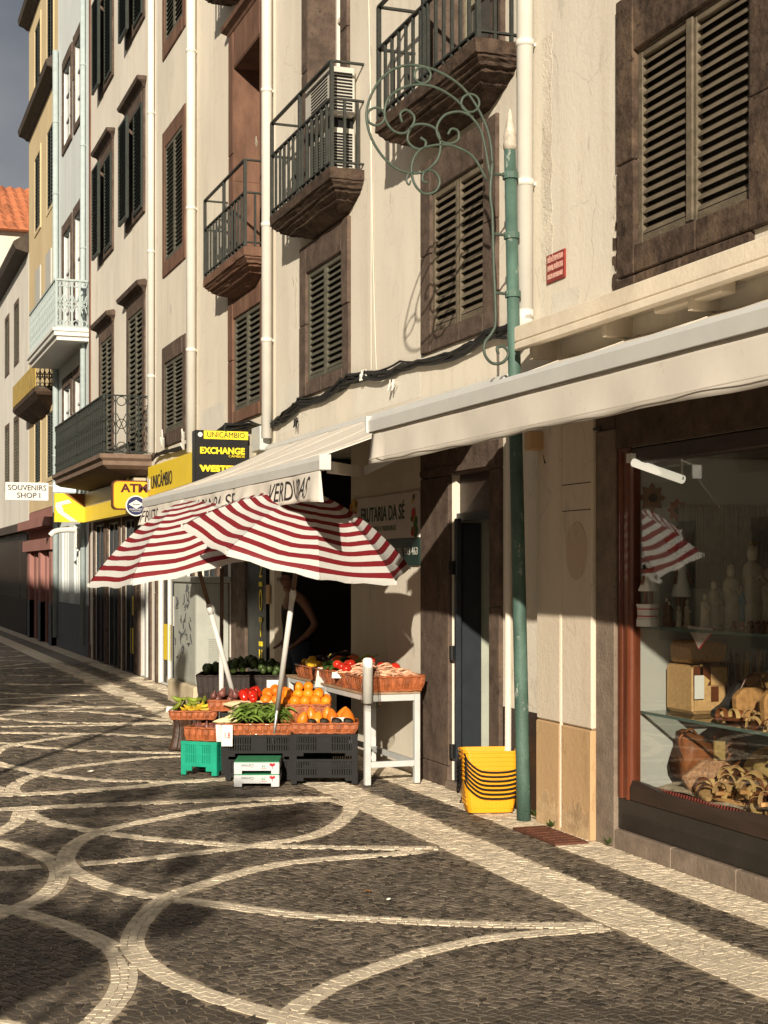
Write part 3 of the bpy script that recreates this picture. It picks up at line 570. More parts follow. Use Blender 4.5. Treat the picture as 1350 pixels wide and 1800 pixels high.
# ---- fourth: narrow strip between two downpipes
B3=thing('house','narrow cream house strip between two white downpipes','house',(W,19.9,0))
H3=[(19.3,20.45,3.52,4.48),(19.3,20.45,5.9,7.5),(19.3,20.45,8.95,10.6)]
facade(B3,18.56,21.16,0,13.4,[(*h,.1) for h in H3]+[(18.75,19.5,0,2.45,.05),(19.75,20.95,0,2.45,.05)],cream); body(B3,18.56,21.16,13.4,cream,2.95)
for i,h in enumerate(H3): louvre(B3,*h,(.17,.17,.24,.2),redst if i else basalt,shutg,(15,26,24)[i],False,.02)
glazed(B3,18.75,19.5,0,2.45,(.16,.14,.3,0),basalt,M('white_door_frame',(.72,.72,.68),.4,.05,4),deep=.05,mull=(2,1),name='shop_door')
glazed(B3,19.75,20.95,0,2.45,(.14,.16,.3,0),basalt,MATS['white_door_frame'],deep=.05,mull=(2,1),name='shop_door')
box('door_handle',wht,B3,W-.03,W+.03,19.78,19.83,.85,1.25); box('notice_panel',yel,B3,W+.02,W+.025,20.3,20.7,.35,.85)

# ---- fifth: blush house with dark green open shutters and black iron balcony
B4=thing('house','blush white house with dark green open shutters and black lace balcony','house',(W,24.2,0))
C4=[(22.1,23.3),(24.85,26.0)]; R4=[(3.36,5.55),(7.15,8.6),(10.05,11.5)]
facade(B4,21.18,27.28,0,14,[(*c,*r,.25) for c in C4 for r in R4]+[(21.6,22.3,0,2.45,.05),(22.75,23.6,0,2.4,.05),(24.2,25.2,0,2.4,.05),(25.6,26.6,0,2.4,.05)],pinkish); body(B4,21.18,27.28,14,pinkish,2.95)
for c in C4:
    louvre(B4,*c,*R4[0],(.18,.18,.2,.0),basalt,shutg,26,False,.02,hood=True)
    for r in R4[1:]:
        wn=glazed(B4,*c,*r,(.17,.17,.2,.2),basalt,shutdk,deep=.2,mull=(2,2))
        h=MB(); zz=r[1]+.2; h.loft([[(W-d,c[0]-.17-e,zz+q),(W+.02,c[0]-.17-e,zz+q),(W+.02,c[1]+.17+e,zz+q),(W-d,c[1]+.17+e,zz+q)] for d,e,q in ((.03,.0,0),(.06,.04,.05),(.13,.09,.09),(.15,.11,.14),(.02,.0,.18))]); build(h,'hood',basalt,wn)
        m_=(c[0]+c[1])/2
        for a_,c_,xx in ((m_+.02,c[1]+.12,W-.15),(c[0]-.10,m_-.02,W-.05)):
            sh_=shutter(B4,a_,c_,r[0]-.12,r[1]+.0,26,shutdk,False,x=xx,name='open_shutter'); build(MB().box(xx+.036,xx+.042,a_,c_,r[0]-.1,r[1]-.02),'shutter_board',shutdk,sh_)
            for zz in (r[0]+.2,r[1]-.2): build(MB().box(xx,W,c_-.05,c_-.02,zz,zz+.03),'hinge',ironb,sh_)
bal=build(MB().loft([[(W-.71+i,21.45+j,z),(W,21.45+j,z),(W,26.65-j,z),(W-.71+i,26.65-j,z)] for i,j,z in ((-.05,-.05,3.29),(-.05,-.05,3.23),(0,0,3.19),(0,0,3.13),(.08,.08,3.08),(.6,.5,2.98))]),'balcony',M('brown_balcony_stone',(.17,.115,.085),.9,.25,6,.3,40),B4)
def lace(side,ya,yb,xa,za,zb,iron,par,r=.010,pitch=.36,dense=False):
    """ornamental iron panel: bars, rings, hearts and lozenges"""
    m=MB(); n=max(1,round(abs(yb-ya)/pitch))
    P=(lambda s_,z:(xa,s_,z)) if side=='y' else (lambda s_,z:(s_,xa,z))
    pl='yz' if side=='y' else 'xz'
    for i in range(n):
        s0=ya+(yb-ya)*i/n; s1=ya+(yb-ya)*(i+1)/n; m_=(s0+s1)/2; w_=abs(s1-s0); H=zb-za
        for s_ in (s0,m_): m.beam(P(s_,za),P(s_,zb),r*2,r*2,up=(1,0,0) if side=='y' else (0,1,0))
        def ring(cs,cz,rad): m.tube([P(cs+rad*math.cos(t),cz+rad*math.sin(t)) for t in [k*math.pi/5 for k in range(10)]],r*.8,5,closed=True)
        for k in (.25,.75):
            c_=s0+(s1-s0)*k; q=w_*.2
            ring(c_,zb-q*1.2,q); ring(c_,za+q*1.2,q); ring(c_,za+H*.5,q*1.05)
            m.tube([P(c_-q,za+H*.32),P(c_,za+H*.5),P(c_-q,za+H*.68)],r*.8,5); m.tube([P(c_+q,za+H*.32),P(c_,za+H*.5),P(c_+q,za+H*.68)],r*.8,5)
            if dense:
                for j in range(-1,2): m.tube([P(c_+j*q*.9,za+.02),P(c_+j*q*.9,zb-.02)],r*.7,5)
    m.beam(P(ya,zb),P(yb,zb),r*4,r*2.2); m.beam(P(ya,za),P(yb,za),r*3,r*2)
    return build(m,'railing_panel',iron,par)
lace('y',21.47,24.05,W-.69,3.32,4.14,ironb,bal,.010,.36,True); lace('y',24.05,26.63,W-.69,3.32,4.14,ironb,bal,.010,.36,True)
lace('x',W-.69,W-.02,21.47,3.32,4.14,ironb,bal,.009,.34); lace('x',W-.69,W-.02,26.63,3.32,4.14,ironb,bal,.009,.34)
for y in (21.47,24.05,26.63): build(MB().lathe([(.02,3.29),(.02,3.45),(.035,3.47),(.02,3.5),(.018,3.75),(.034,3.77),(.034,3.8),(.018,3.82),(.018,4.05),(.03,4.07),(.03,4.15)],(W-.69,y,0),10),'railing_post',ironb,bal)
for a,c_,fr_ in ((21.6,22.3,alum),(22.75,23.6,charc),(24.2,25.2,charc),(25.6,26.6,charc)): glazed(B4,a,c_,0,2.4,(.16,.16,.22,0),basalt,fr_,deep=.05,mull=(2,1),name='shop_door')
box('notice_panel',yel,B4,W+.02,W+.025,22.9,23.2,.9,1.2); box('notice_panel',ylw,B4,W+.02,W+.025,22.9,23.3,.3,.7)
box('door_leaf',whitep,B4,W-.02,W+.02,26.62,27.1,.25,2.3)
build(MB().box(W-.02,W+.05,27.16,27.3,0,14),'corner_pilaster',redst,B4)

# ---- sixth: pale blue house
B5=thing('house','pale blue house with a lacy light blue balcony','house',(W,29.5,0))
C5=[(28.1,29.1),(29.65,30.7)]
facade(B5,27.32,31.6,0,14.2,[(*c,*r,.08) for c in C5 for r in ((3.9,5.3),(6.05,8.45),(10.25,11.8))]+[(28.2,29.3,0,2.5,.21),(30.0,31.0,0,2.5,.21)],paleblue); body(B5,27.32,31.6,14.2,paleblue,2.95)
for c in C5:
    for r in ((3.9,5.3),(6.05,8.45),(10.25,11.8)): glazed(B5,*c,*r,(.16,.16,.22,.14),basalt,whitepaint,deep=.07,mull=(2,3))
bal=build(MB().loft([[(W-.61+i,27.42+j,z),(W,27.42+j,z),(W,31.5-j,z),(W-.61+i,31.5-j,z)] for i,j,z in ((-.05,-.05,6.04),(-.05,-.05,5.98),(-.02,-.02,5.97),(-.02,-.02,5.90),(.03,.03,5.89),(.03,.03,5.82))]),'balcony',wht,B5)
lace('y',27.44,31.48,W-.59,6.06,6.92,ironp,bal,.014,.5,True); lace('x',W-.59,W-.02,27.44,6.06,6.92,ironp,bal,.016,.30); lace('x',W-.59,W-.02,31.48,6.06,6.92,ironp,bal,.016,.30)
for a,c_ in ((28.2,29.3),(30.0,31.0)):
    g=glazed(B5,a,c_,0,2.5,None,None,paleblue,deep=.2,mull=(2,1),name='folding_door')
    for i in range(4): build(MB().box(W+.02,W+.16,a+.06+i*(c_-a-.1)/4,a+.06+i*(c_-a-.1)/4+.10,.05,2.4),'door_fold',paleblue,g)
build(MB().box(W-.03,W+.01,27.35,31.58,.0,.95),'painted_base',greyb,B5)

# ---- seventh: ochre house, pink ground floor
B6=thing('house','ochre yellow house with dark eaves and pink ground floor','house',(W,34.2,0))
C6=[(32.35,33.35),(34.6,35.6)]
facade(B6,31.62,36.9,3.0,12.1,[(*c,*r,.2) for c in C6 for r in ((3.65,5.05),(9.55,11.25))],yellowp)
facade(B6,31.62,36.9,12.1,14.8,[(*c,12.65,14.3,.2) for c in C6],yellowp,name='attic_wall')
facade(B6,31.62,36.9,0,2.99,[(32.5,33.5,0,2.3,.4),(34.4,35.4,0,2.3,.4)],pinkp,name='shop_wall'); body(B6,31.62,36.9,14.8,yellowp,2.95)
for c in C6:
    for r in ((3.65,5.05),(9.55,11.25),(12.65,14.3)): louvre(B6,*c,*r,(.12,.12,.14,.1),yellowp,shutdk,20,False,.02)
roof=M('dark_roof_eave',(.06,.045,.035),.85,.3,6)
for z in (12.1,14.8): build(MB().loft([[(W-d,31.62-e,z+q),(W+.3,31.62-e,z+q),(W+.3,36.95,z+q),(W-d,36.95,z+q)] for d,e,q in ((.05,0,-.02),(.12,.05,.04),(.24,.1,.08),(.27,.12,.2),(.0,.0,.45))]),'eave',roof,B6)
for y in (31.9,33.8,35.9): build(MB().box(W-.1,W,y,y+.42,0,2.05),'pilaster',pinkp,B6); build(MB().box(W-.11,W,y,y+.42,0,.9),'pilaster_base',greyb,B6)
build(MB().box(W-.16,W,31.66,36.85,2.05,2.3),'fascia',pinkp,B6); build(MB().box(W-.28,W,31.66,36.85,2.55,2.75),'cornice',pinkp,B6)
for y,mt in ((32.6,casew),(34.5,casew)): build(MB().box(W-.03,W,y,y+.9,7.7,8.6),'wall_plaque',mt,B6)
for a in (32.5,34.4): build(MB().box(W+.3,W+.33,a,a+1,0,2.3),'door',dkwood,B6); build(MB().box(W+.26,W+.3,a+.1,a+.9,1.0,1.12),'red_board',M('red_board',(.45,.04,.02),.6),B6)
bal=build(MB().loft([[(W-.42+i,32.1+j,z),(W,32.1+j,z),(W,36.6-j,z),(W-.42+i,36.6-j,z)] for i,j,z in ((0,0,5.5),(0,0,5.42),(.05,.05,5.36),(.1,.2,5.3),(.36,.7,5.08))]),'balcony',darkst,B6)
m=MB(); m.box(W-.42,W-.40,32.1,36.6,5.52,6.02); build(m,'balcony_panel',M('mustard_board',(.42,.29,.07),.7,.25,5,.3,20,stain=(.2,.13,.04),stainamt=.6),bal)
lace('x',W-.41,W-.02,32.12,5.52,6.0,ironb,bal,.012,.2)

# ---- eighth: low white house, then the end of the street
B7=thing('house','low white house with a dark tiled eave at the far end of the row','house',(W,42,0))
facade(B7,36.96,52,0,9.4,[(39.2,40.1,7.1,8.5,.2),(41.6,42.6,7.1,8.5,.2),(39.2,40.1,3.9,5.5,.2),(41.6,42.6,3.9,5.5,.2)],whitep); body(B7,36.96,52,9.4,whitep,2.95)
for y in (39.2,41.6):
    for r in ((7.1,8.5),(3.9,5.5)): louvre(B7,y,y+.9,*r,(.12,.12,.15,.12),basalt,shutg,18,False,.02)
build(MB().loft([[(W-d,36.96,9.4+q),(W+.5,36.96,9.4+q),(W+.5,52,9.4+q),(W-d,52,9.4+q)] for d,q in ((.05,-.02),(.3,.05),(.36,.16),(.36,.24),(-.2,.6))]),'eave',roof,B7)
build(MB().box(W-.25,W,36.98,51.9,2.55,2.75),'canopy',roof,B7); build(MB().box(W-.04,W+.3,37.0,38.5,0,2.5),'shop_front',dkwood,B7); build(MB().box(W-.04,W+.3,38.6,51.9,0,2.5),'shop_front',dkwood,B7); build(MB().box(W-.05,W+.0,37.0,51.9,.0,.9),'dark_base',darkbase,B7)
B8=thing('house','far white walled house with an orange tiled roof','house',(6,64,0))
ow=build(MB().box(-8,14,62,72,0,15.6),'wall',plaster('peeling_white_wall',(.66,.60,.50),.7),B8)
tile=M('orange_roof_tile',(.40,.135,.06),.8,.25,8,isl=.25)
tm=MB()
for i in range(60):
    for j in range(7):
        x=-9+i*.4; z0=15.5+j*.42; y0=61.6+j*.75; tm.add([(x,y0,z0),(x+.2,y0,z0+.10),(x+.4,y0,z0),(x,y0+.85,z0+.44),(x+.2,y0+.85,z0+.54),(x+.4,y0+.85,z0+.44)],[(0,1,4,3),(1,2,5,4),(0,2,1)])
build(tm,'roof_tiles',tile,B8,kind='stuff'); build(MB().loft([[(-9,61.5,15.45),(15,61.5,15.45),(15,72.5,15.45),(-9,72.5,15.45)],[(-9,66.8,18.4),(15,66.8,18.4),(15,67.2,18.4),(-9,67.2,18.4)]]),'roof',tile,B8)
B9=thing('house','grey rendered house closing the far left of the street','house',(0,54,0)); 
build(MB().box(-7,4.35,54,60,0,10.2),'wall',plaster('grey_render',(.42,.43,.42),.3),B9); build(MB().box(-7.2,4.4,53.7,60,10.2,10.5),'eave',roof,B9)
for x in (-5,-2.5,0,2.6):
    for z in (3.6,6.8): build(MB().box(x,x+1,53.97,54.01,z,z+1.6),'window',paneg,B9)
# ---- the other side of the street: the house whose shade lies on the far facades
B10=thing('house','cream house across the street from the bank, left of the view','house',(-6,20,0))
build(MB().box(-14,-6.0,1.2,44,0,8.9),'wall',cream2,B10); build(MB().box(-14,-5.8,1.0,44.2,8.9,9.1),'eave',roof,B10)
for i in range(14):
    y=2.2+3*i
    for z in (.3,4.0,6.6): build(MB().box(-6.01,-5.97,y,y+1.2,z,z+(2.2 if z<1 else 1.6)),'window',paneg,B10)
# ================================================================ pipes, wires
def downpipe(label,y,x,r,z0,z1,shoe=None,clamps=(),mat=whitepipe):
    t=thing('downpipe',label,'pipe',(x,y,z0)); build(MB().tube([(x,y,z0),(x,y,z1)],r,14),'pipe',mat,t,smooth=True)
    for z in clamps:
        build(MB().tube([(x,y,z-.02),(x,y,z+.02)],r+.006,14),'clamp',mat,t,smooth=True); build(MB().box(x,W,y-.01,y+.01,z-.01,z+.01),'clamp_arm',mat,t)
    if shoe: build(MB().tube([(x,y,z0+.06),(x,y,z0),(x-.01,y+.05,z0-.07),(x-.02,y+.12,z0-.10)],r*1.03,14),'elbow',mat,t,smooth=True)
    return t
downpipe('thick white downpipe between the brown shutters and the green pole',8.66,W-.075,.055,3.22,12,True,(4.1,5.0,6.6))
downpipe('white downpipe ending above the canvas awning left of the first iron balcony',14.9,W-.075,.055,2.98,13,None,(4.0,5.2,6.6,8))
downpipe('white downpipe beside the narrow house strip, above the black exchange sign',18.5,W-.075,.06,3.1,13,None,(4.4,6.2,8.2))
downpipe('slim white downpipe at the edge of the blush house',21.2,W-.06,.05,3.3,13.4,None,(4.4,6.2,8.2))
downpipe('pale grey downpipe on the corner of the pale blue house',27.75,W-.06,.05,.2,13.8,None,(4,7.6,9.5,11),ironp)
downpipe('pale grey downpipe between the ochre and the pale blue house',31.5,W-.07,.06,.2,12.5,None,(4,7.6,9.5,11),ironp)
tw=thing('cable_bundle','sagging bundle of black cables along the wall above the awnings','cable',(W-.04,12,3))
base=[(395,752),(440,747),(470,752),(487,742),(500,733),(520,716),(527,707),(555,702),(580,691),(600,676),(612,667),(640,662),(672,659),(700,648),(735,640),(780,628),(820,612),(860,594),(900,577),(925,566)]
for k in range(10):
    P=[]
    for i,(u,v) in enumerate(base):
        p=at(u,v,W-.035); P.append(p+Vector((random.uniform(-.02,.02),random.uniform(-.05,.05),random.uniform(-.035,.03)+.006*k-.02)))
    Q=smooth=[]
    for i in range(len(P)-1):
        for t in (0,.33,.66): Q.append(P[i].lerp(P[i+1],t)+Vector((0,0,-.008*math.sin(math.pi*t))))
    build(MB().tube(Q+[P[-1]],random.choice((.007,.009,.012)),6),'cable',cable,tw)
for (u,v) in ((520,735),(688,668),(640,650)):
    p=at(u,v,W-.04); b=MB()
    for i in range(6): q=p+Vector((random.uniform(-.02,.01),random.uniform(-.08,.08),0)); b.tube([q,q+Vector((-.015,random.uniform(-.05,.05),-.09)),q+Vector((0,random.uniform(-.05,.05),-.03))],.005,5)
    build(b,'cable_tie',whitepipe if v<700 else cable,tw)
for u0,u1,lb in ((646,654,'thin cream wire hanging down the wall left of the scrolled bracket'),(640,662,'second thin wire running down the cream wall beside the scrolled bracket')):
    a=at(u0,0,W-.012); c=at(u1,650,W-.012); a.z=8
    tag(build(MB().tube([a.lerp(c,t)+Vector((0,.02*math.sin(t*7+u1),0)) for t in [i/14 for i in range(15)]],.004,5),'wall_wire',MATS['cream_plaster']),lb,'wire')
tw=thing('cable_bundle','tangled cables and pale ties above the yellow exchange sign','cable',(W-.04,20,3.2))
for k in range(6):
    P=[at(u,v+random.uniform(-4,4),W-.06) for u,v in ((268,810),(275,800),(290,795),(310,790),(325,785),(345,775),(372,765),(395,752))]; build(MB().tube(P,.014,6),'cable',cable,tw)
for u in (288,323):
    p=at(u,790,W-.08); b=MB()
    for i in range(6): b.tube([p,p+Vector((-.03,random.uniform(-.15,.15),random.uniform(.05,.3)))],.012,5)
    build(b,'cable_tie',whitepipe,tw)
# small junction boxes
tag(build(MB().box(W-.12,W,15.0,15.35,2.86,3.12),'junction_box',whitepaint,bev=.01),'small white box on the wall right of the black exchange sign','box')
tag(build(MB().box(W-.05,W,15.05,15.2,3.45,3.75),'junction_box',blackp,bev=.008),'black junction box on the wall beside the white downpipe','box')
t=thing('wall_camera','small brown fitting with loose wires under the awning beside the green pole','fitting',(W-.08,8.55,2.35)); build(MB().box(W-.16,W-.02,8.42,8.5,2.36,2.48),'housing',tanp,t,bev=.01); build(MB().tube([(W-.05,8.42,2.44),(W-.05,8.2,2.38),(W-.05,7.9,2.44),(W-.04,7.7,2.43)],.008,6),'wire',cable,t); build(MB().tube([(W-.05,8.45,2.38),(W-.06,8.4,2.28),(W-.03,8.3,2.26)],.006,6),'wire',cable,t)
# ================================================================ green pole with scrolled bracket
gp=thing('sign_pole','tall green iron pole with a scrolled sign bracket and silver spear tip','pole',(4.08,8.58,0))
p0=Vector((4.07,8.58,.0)); p1=Vector((3.99,8.62,4.3))
pt=lambda z:p0.lerp(p1,z/4.3)
build(MB().tube([pt(0),pt(.3),pt(2),pt(4.3)],[.046,.045,.043,.038],16),'pole_shaft',greenpole,gp,smooth=True)
build(MB().lathe([(.04,0),(.045,.03),(.038,.06),(.042,.09),(.025,.17),(.010,.25),(.002,.27)],pt(4.29),12),'spear_tip',M('flaking_silver_paint',(.45,.40,.33),.5,.4,14,.4,50,speck=(.12,.09,.06),speckamt=.8,speckscale=20),gp,smooth=True)
iron=M('sage_iron',(.052,.072,.055),.5,.2,14,.2,60,speck=(.16,.13,.09),speckamt=.4,speckscale=20)
YB=8.6
def bp(u,v): return aty(u,v,YB)
def z4(x,y): return bp(620+x/2.647,y/2.647)
bar=[z4(650,760),z4(640,900),z4(650,1000),z4(655,1200),z4(665,1480),z4(650,1545),z4(615,1595),z4(615,1650),z4(650,1690),z4(700,1685),z4(724,1645),z4(700,1612),z4(672,1620),z4(678,1648)]
def curve(P,n=6):
    Q=[2*P[0]-P[1]]+P+[2*P[-1]-P[-2]]; out=[]
    for i in range(1,len(Q)-2):
        a,b_,c,d=Q[i-1:i+3]
        for t in [k/n for k in range(n)]: out.append(.5*((2*b_)+(c-a)*t+(2*a-5*b_+4*c-d)*t*t+(3*b_-a-3*c+d)*t**3))
    return out+[P[-1]]
br=build(MB().tube(curve(bar),.010,8),'sign_bracket',iron,gp,smooth=True)
SCR=[[(650,760),(640,660),(610,560),(540,440),(450,360),(330,310),(220,310),(130,370),(75,470),(65,560),(95,660),(160,750),(240,800),(330,800),(395,740),(408,660),(385,600),(330,578),(275,590),(255,650),(290,690),(330,690),(340,660),(315,640)],
[(640,820),(600,620),(540,530),(470,455),(380,405),(290,395),(210,420),(160,470),(150,545),(185,605),(240,620),(280,580),(285,540),(250,512),(222,530),(230,570)],
[(625,840),(560,730),(470,680),(390,675),(310,700),(275,770),(285,850),(330,900),(385,890),(405,840),(375,795),(335,800),(325,840),(350,850)],
[(560,545),(500,520),(430,535),(392,590),(405,650),(450,668),(490,650),(490,610),(460,600),(443,625)]]
for P in SCR: build(MB().tube(curve([z4(x,y) for x,y in P]),.0085,7),'scroll',iron,br,smooth=True)
for x,y,r in ((108,542,41),(325,350,38),(547,480,42)): build(MB().tube([z4(x+r*math.cos(t),y+r*math.sin(t)) for t in [k*math.pi/12 for k in range(24)]],.008,7,closed=True),'ring',iron,br,smooth=True)
build(MB().tube(curve([z4(262,800),z4(250,840),z4(262,860),z4(270,840)]),.006,6),'hook',iron,br)
for yy in (808,1088,1362):
    a=z4(660,yy); q=pt(a.z); build(MB().tube([a,Vector((q.x,q.y,a.z))],.010,8),'strut',iron,gp); build(MB().tube([pt(a.z-.02),pt(a.z+.02)],.052,14),'collar',greenpole,gp)
# ================================================================ awnings
def canvas(nx,ny,fn): 
    b=MB(); b.add([fn(i/nx,j/ny) for i in range(nx+1) for j in range(ny+1)],[(i*(ny+1)+j,(i+1)*(ny+1)+j,(i+1)*(ny+1)+j+1,i*(ny+1)+j+1) for i in range(nx) for j in range(ny)]); return b
def solid(o,t):
    md=o.modifiers.new('thickness','SOLIDIFY'); md.thickness=t; md.offset=0
a1=thing('awning','near cream awning with a wide plain valance over the souvenir window','awning',(3.5,6,2.2))
XB=2.96
o=build(canvas(10,24,lambda s,t:(XB+.02+(W-.03-XB)*s,3.2+5.1*t,2.515+.40*s-.025*math.sin(math.pi*s)+.004*math.sin(t*40))),'canvas',awncl,a1,smooth=True); solid(o,.004)
build(MB().loft([[(XB-.035,y,2.425),(XB+.03,y,2.425),(XB+.04,y,2.47),(XB+.03,y,2.515),(XB-.02,y,2.515),(XB-.038,y,2.49)] for y in (3.2,8.32)]),'front_bar',alum,a1); build(MB().box(XB-.05,XB+.04,8.32,8.335,2.42,2.52),'end_cap',whitepaint,a1); box('end_bolt',blackp,a1,XB-.03,XB-.01,8.336,8.34,2.455,2.47)
def val1(s,t):
    z=2.43-.195*s-(.005*math.sin(t*9)+.003*math.sin(t*31))*s; return (XB-.012-.006*s*math.sin(t*23+1)-.006*s*math.sin(t*7)-.004*s*math.sin(t*67+s)-(.03*s if t>.97 else 0),3.2+5.11*t,z)
o=build(canvas(6,90,val1),'valance',awncl,a1,smooth=True); solid(o,.003)
for y in (4.6,7.6):
    build(MB().beam((XB+.05,y,2.46),(3.6,y-.7,2.62),.03,.05),'folding_arm',alum,a1); build(MB().beam((3.6,y-.7,2.62),(W-.02,y,2.8),.03,.05),'folding_arm',alum,a1)
a2=thing('awning','long cream awning with black fruit shop lettering on its valance','awning',(3.4,12,2.2))
XC=2.85
o=build(canvas(12,30,lambda s,t:(XC+.02+(W-.02-XC)*s,8.97+5.95*t,2.34+.555*s-.05*math.sin(math.pi*s)*(.6+.4*math.sin(t*9))+.006*math.sin(t*33+s*3))),'canvas',awncl,a2,smooth=True); solid(o,.004)
build(MB().loft([[(XC-.03,y,2.24),(XC+.03,y,2.24),(XC+.04,y,2.30),(XC+.03,y,2.335),(XC-.02,y,2.335),(XC-.034,y,2.30)] for y in (8.95,14.93)]),'front_bar',alum,a2); build(MB().box(XC-.036,XC+.042,8.935,8.949,2.238,2.338),'end_cap',alum,a2,bev=.004)
def val2(s,t):
    fl=max(0,1-t*9); k=.03*s*math.sin(t*46)+.02*s*math.sin(t*17+2)+.015*s*math.sin(t*110)
    z=2.245-.20*s+.012*math.sin(t*21)*s-.02*fl*s
    return (XC-.02-k-.03*s,8.97-.22*fl*s+5.93*t,z)
o=build(canvas(8,160,val2),'valance',awncl,a2,smooth=True); solid(o,.003)
def wraptext(s,yc,zc,size,w,par,mat):
    """print that follows the folds of the valance"""
    o=text(s,mat,par,(XC-.06,yc,zc),size,'x','valance_lettering',w=w,extr=.0)
    b=bmesh.new(); b.from_mesh(o.data); bmesh.ops.subdivide_edges(b,edges=[e for e in b.edges if e.calc_length()>.06],cuts=2)
    for v in b.verts:
        t=(v.co.y-8.97)/5.93; ss=min(1,max(0,(2.245-v.co.z)/.20)); v.co.x=val2(ss,min(1,max(0,t)))[0]-.006
    b.to_mesh(o.data); b.free(); return o
wraptext('VERDURAS',9.6,2.135,.19,.98,a2,ink); wraptext('FRUTARIA',12.45,2.135,.17,1.0,a2,ink); wraptext('DA',11.65,2.135,.17,.26,a2,ink); wraptext('SE',11.25,2.135,.17,.27,a2,ink); wraptext('´',11.17,2.19,.17,.05,a2,ink); wraptext('FRUTAS',14.45,2.135,.17,.72,a2,ink)
build(MB().beam((XC+.05,9.0,2.26),(W-.6,10.35,2.33),.035,.075),'folding_arm',awncl,a2); build(MB().beam((W-.6,10.35,2.33),(W-.02,10.1,2.62),.035,.06),'folding_arm',alum,a2)
build(MB().beam((XC+.05,14.5,2.28),(W-.6,13.3,2.4),.035,.06),'folding_arm',alum,a2); build(MB().tube([(W-.05,8.95,2.86),(W-.05,14.9,2.86)],.05,10),'roller',alum,a2)
seamm=M('canvas_seam',(.52,.47,.40),.9,.1,20)
for y in (3.9,4.75,5.6,6.45,7.3,8.1):
    build(MB().tube([(XB+.02+(W-.03-XB)*q,y,2.5185+.40*q-.025*math.sin(math.pi*q)+.004*math.sin((y-3.2)/5.1*40)) for q in [i/10 for i in range(11)]],.004,4),'seam',seamm,a1)
for y in (9.9,10.85,11.8,12.75,13.7):
    t_=(y-8.97)/5.95; build(MB().tube([(XC+.02+(W-.02-XC)*q,y,2.3435+.555*q-.05*math.sin(math.pi*q)*(.6+.4*math.sin(t_*9))+.006*math.sin(t_*33+q*3)) for q in [i/12 for i in range(13)]],.004,4),'seam',seamm,a2)
build(MB().beam((XB-.036,3.2,2.262),(XB-.036,8.3,2.262),.004,.004),'hem',seamm,a1)
# chipped plaster along the brown window stones of the nearest house
def chips(par,pts,n,mat,sp=.05,sz=.03):
    for i in range(n):
        u,v=random.choice(pts); p=at(u+random.uniform(-5,5),v+random.uniform(-9,9),W); r=sz*random.uniform(.4,1.2); m=9
        P=[(p.y+r*random.uniform(.5,1.2)*math.cos(a),p.z+r*1.7*random.uniform(.5,1.2)*math.sin(a)) for a in [2*math.pi*j/m for j in range(m)]]
        build(MB().prism(P,'x',W-.0045-.0006*(i%5),W+.002),'plaster_chip',mat,par)
chips(B0,[(1084,395),(1086,430),(1083,460),(1080,490),(1092,120),(1094,200)],12,darkst,sz=.03); chips(B0,[(1150,480),(1200,455),(1250,430),(1110,498)],10,whitep,sz=.022); chips(B0,[(960,150),(958,230),(962,300)],0,M('grimy_plaster',(.36,.31,.24),.95,.3,30,.8,60),sz=.018); chips(B1,[(520,500),(524,560),(455,250),(700,360)],6,MATS['grimy_plaster'],sz=.025)
# gritty bare patches of render beside the pipes, damp foot of the pilaster
def patch(par,y0,y1,z0,z1,mat,x=W,n=26):
    P=[]
    for i in range(n): P.append((y0+random.uniform(-.02,.02),z0+(z1-z0)*i/(n-1)))
    for i in range(n): P.append((y1+random.uniform(-.025,.025),z1-(z1-z0)*i/(n-1)))
    build(MB().prism(P,'x',x-.0012,x+.004),'render_patch',mat,par)
gr1=M('gritty_render',(.64,.58,.48),.95,.12,5,.9,45,speck=(.16,.13,.09),speckamt=.85,speckscale=34,stain=(.40,.34,.26),stainamt=.5); gr2=M('repaired_render',(.66,.62,.54),.9,.06,3,.4,40,stain=(.5,.45,.37),stainamt=.4)
patch(B0,8.42,8.56,3.45,5.0,gr1); patch(B0,8.05,8.42,3.14,3.34,gr2); patch(B1,8.75,9.05,3.1,3.35,gr2); patch(B1,10.7,12.3,2.95,3.25,gr2); patch(B1,13.95,14.7,3.0,3.5,gr2); patch(B1,14.05,14.12,4.0,4.45,gr1); patch(B2,17.0,18.3,3.0,3.6,gr2); patch(B0,7.57,7.62,3.15,3.9,gr1)
damp=M('damp_plaster',(.50,.35,.20),.9,.25,9,.6,50,stain=(.22,.12,.06),stainamt=.9,speck=(.30,.17,.09),speckamt=.6,speckscale=12)
for a,c_ in ((7.80,8.15),(8.21,8.5)):
    P=[(a,.004)]+[(a+(c_-a)*i/14,random.uniform(.10,.24)) for i in range(15)]+[(c_,.004)]; build(MB().prism(P,'x',W-.0662,W-.06),'damp_stain',damp,B0)
# ================================================================ signs
def board(name,label,x0,x1,y,z0,z1,th,mat,frame=None):
    t=thing(name,label,'sign',((x0+x1)/2,y,z0)); build(MB().box(x0,x1,y,y+th,z0,z1),'panel',mat,t,bev=.008)
    if frame:
        m=MB(); f=.012
        for b_ in ((x0-f,x1+f,z0-f,z0),(x0-f,x1+f,z1,z1+f),(x0-f,x0,z0,z1),(x1,x1+f,z0,z1)): m.box(b_[0],b_[1],y-.006,y+th,b_[2],b_[3])
        build(m,'frame',frame,t)
    return t
# yellow facade panel
t=thing('shop_sign','long yellow facade panel lettered in black above the exchange office','sign',(W-.1,19.5,2.55)); build(MB().box(W-.14,W-.02,18.1,21.02,2.5,3.08),'panel',yel,t,bev=.01)
text('UNICÂMBIO',ink,t,(W-.144,20.05,2.83),.26,'x',w=1.42); build(MB().box(W-.15,W-.141,20.86,21.0,2.74,2.9),'emblem',wht,t,bev=.02)
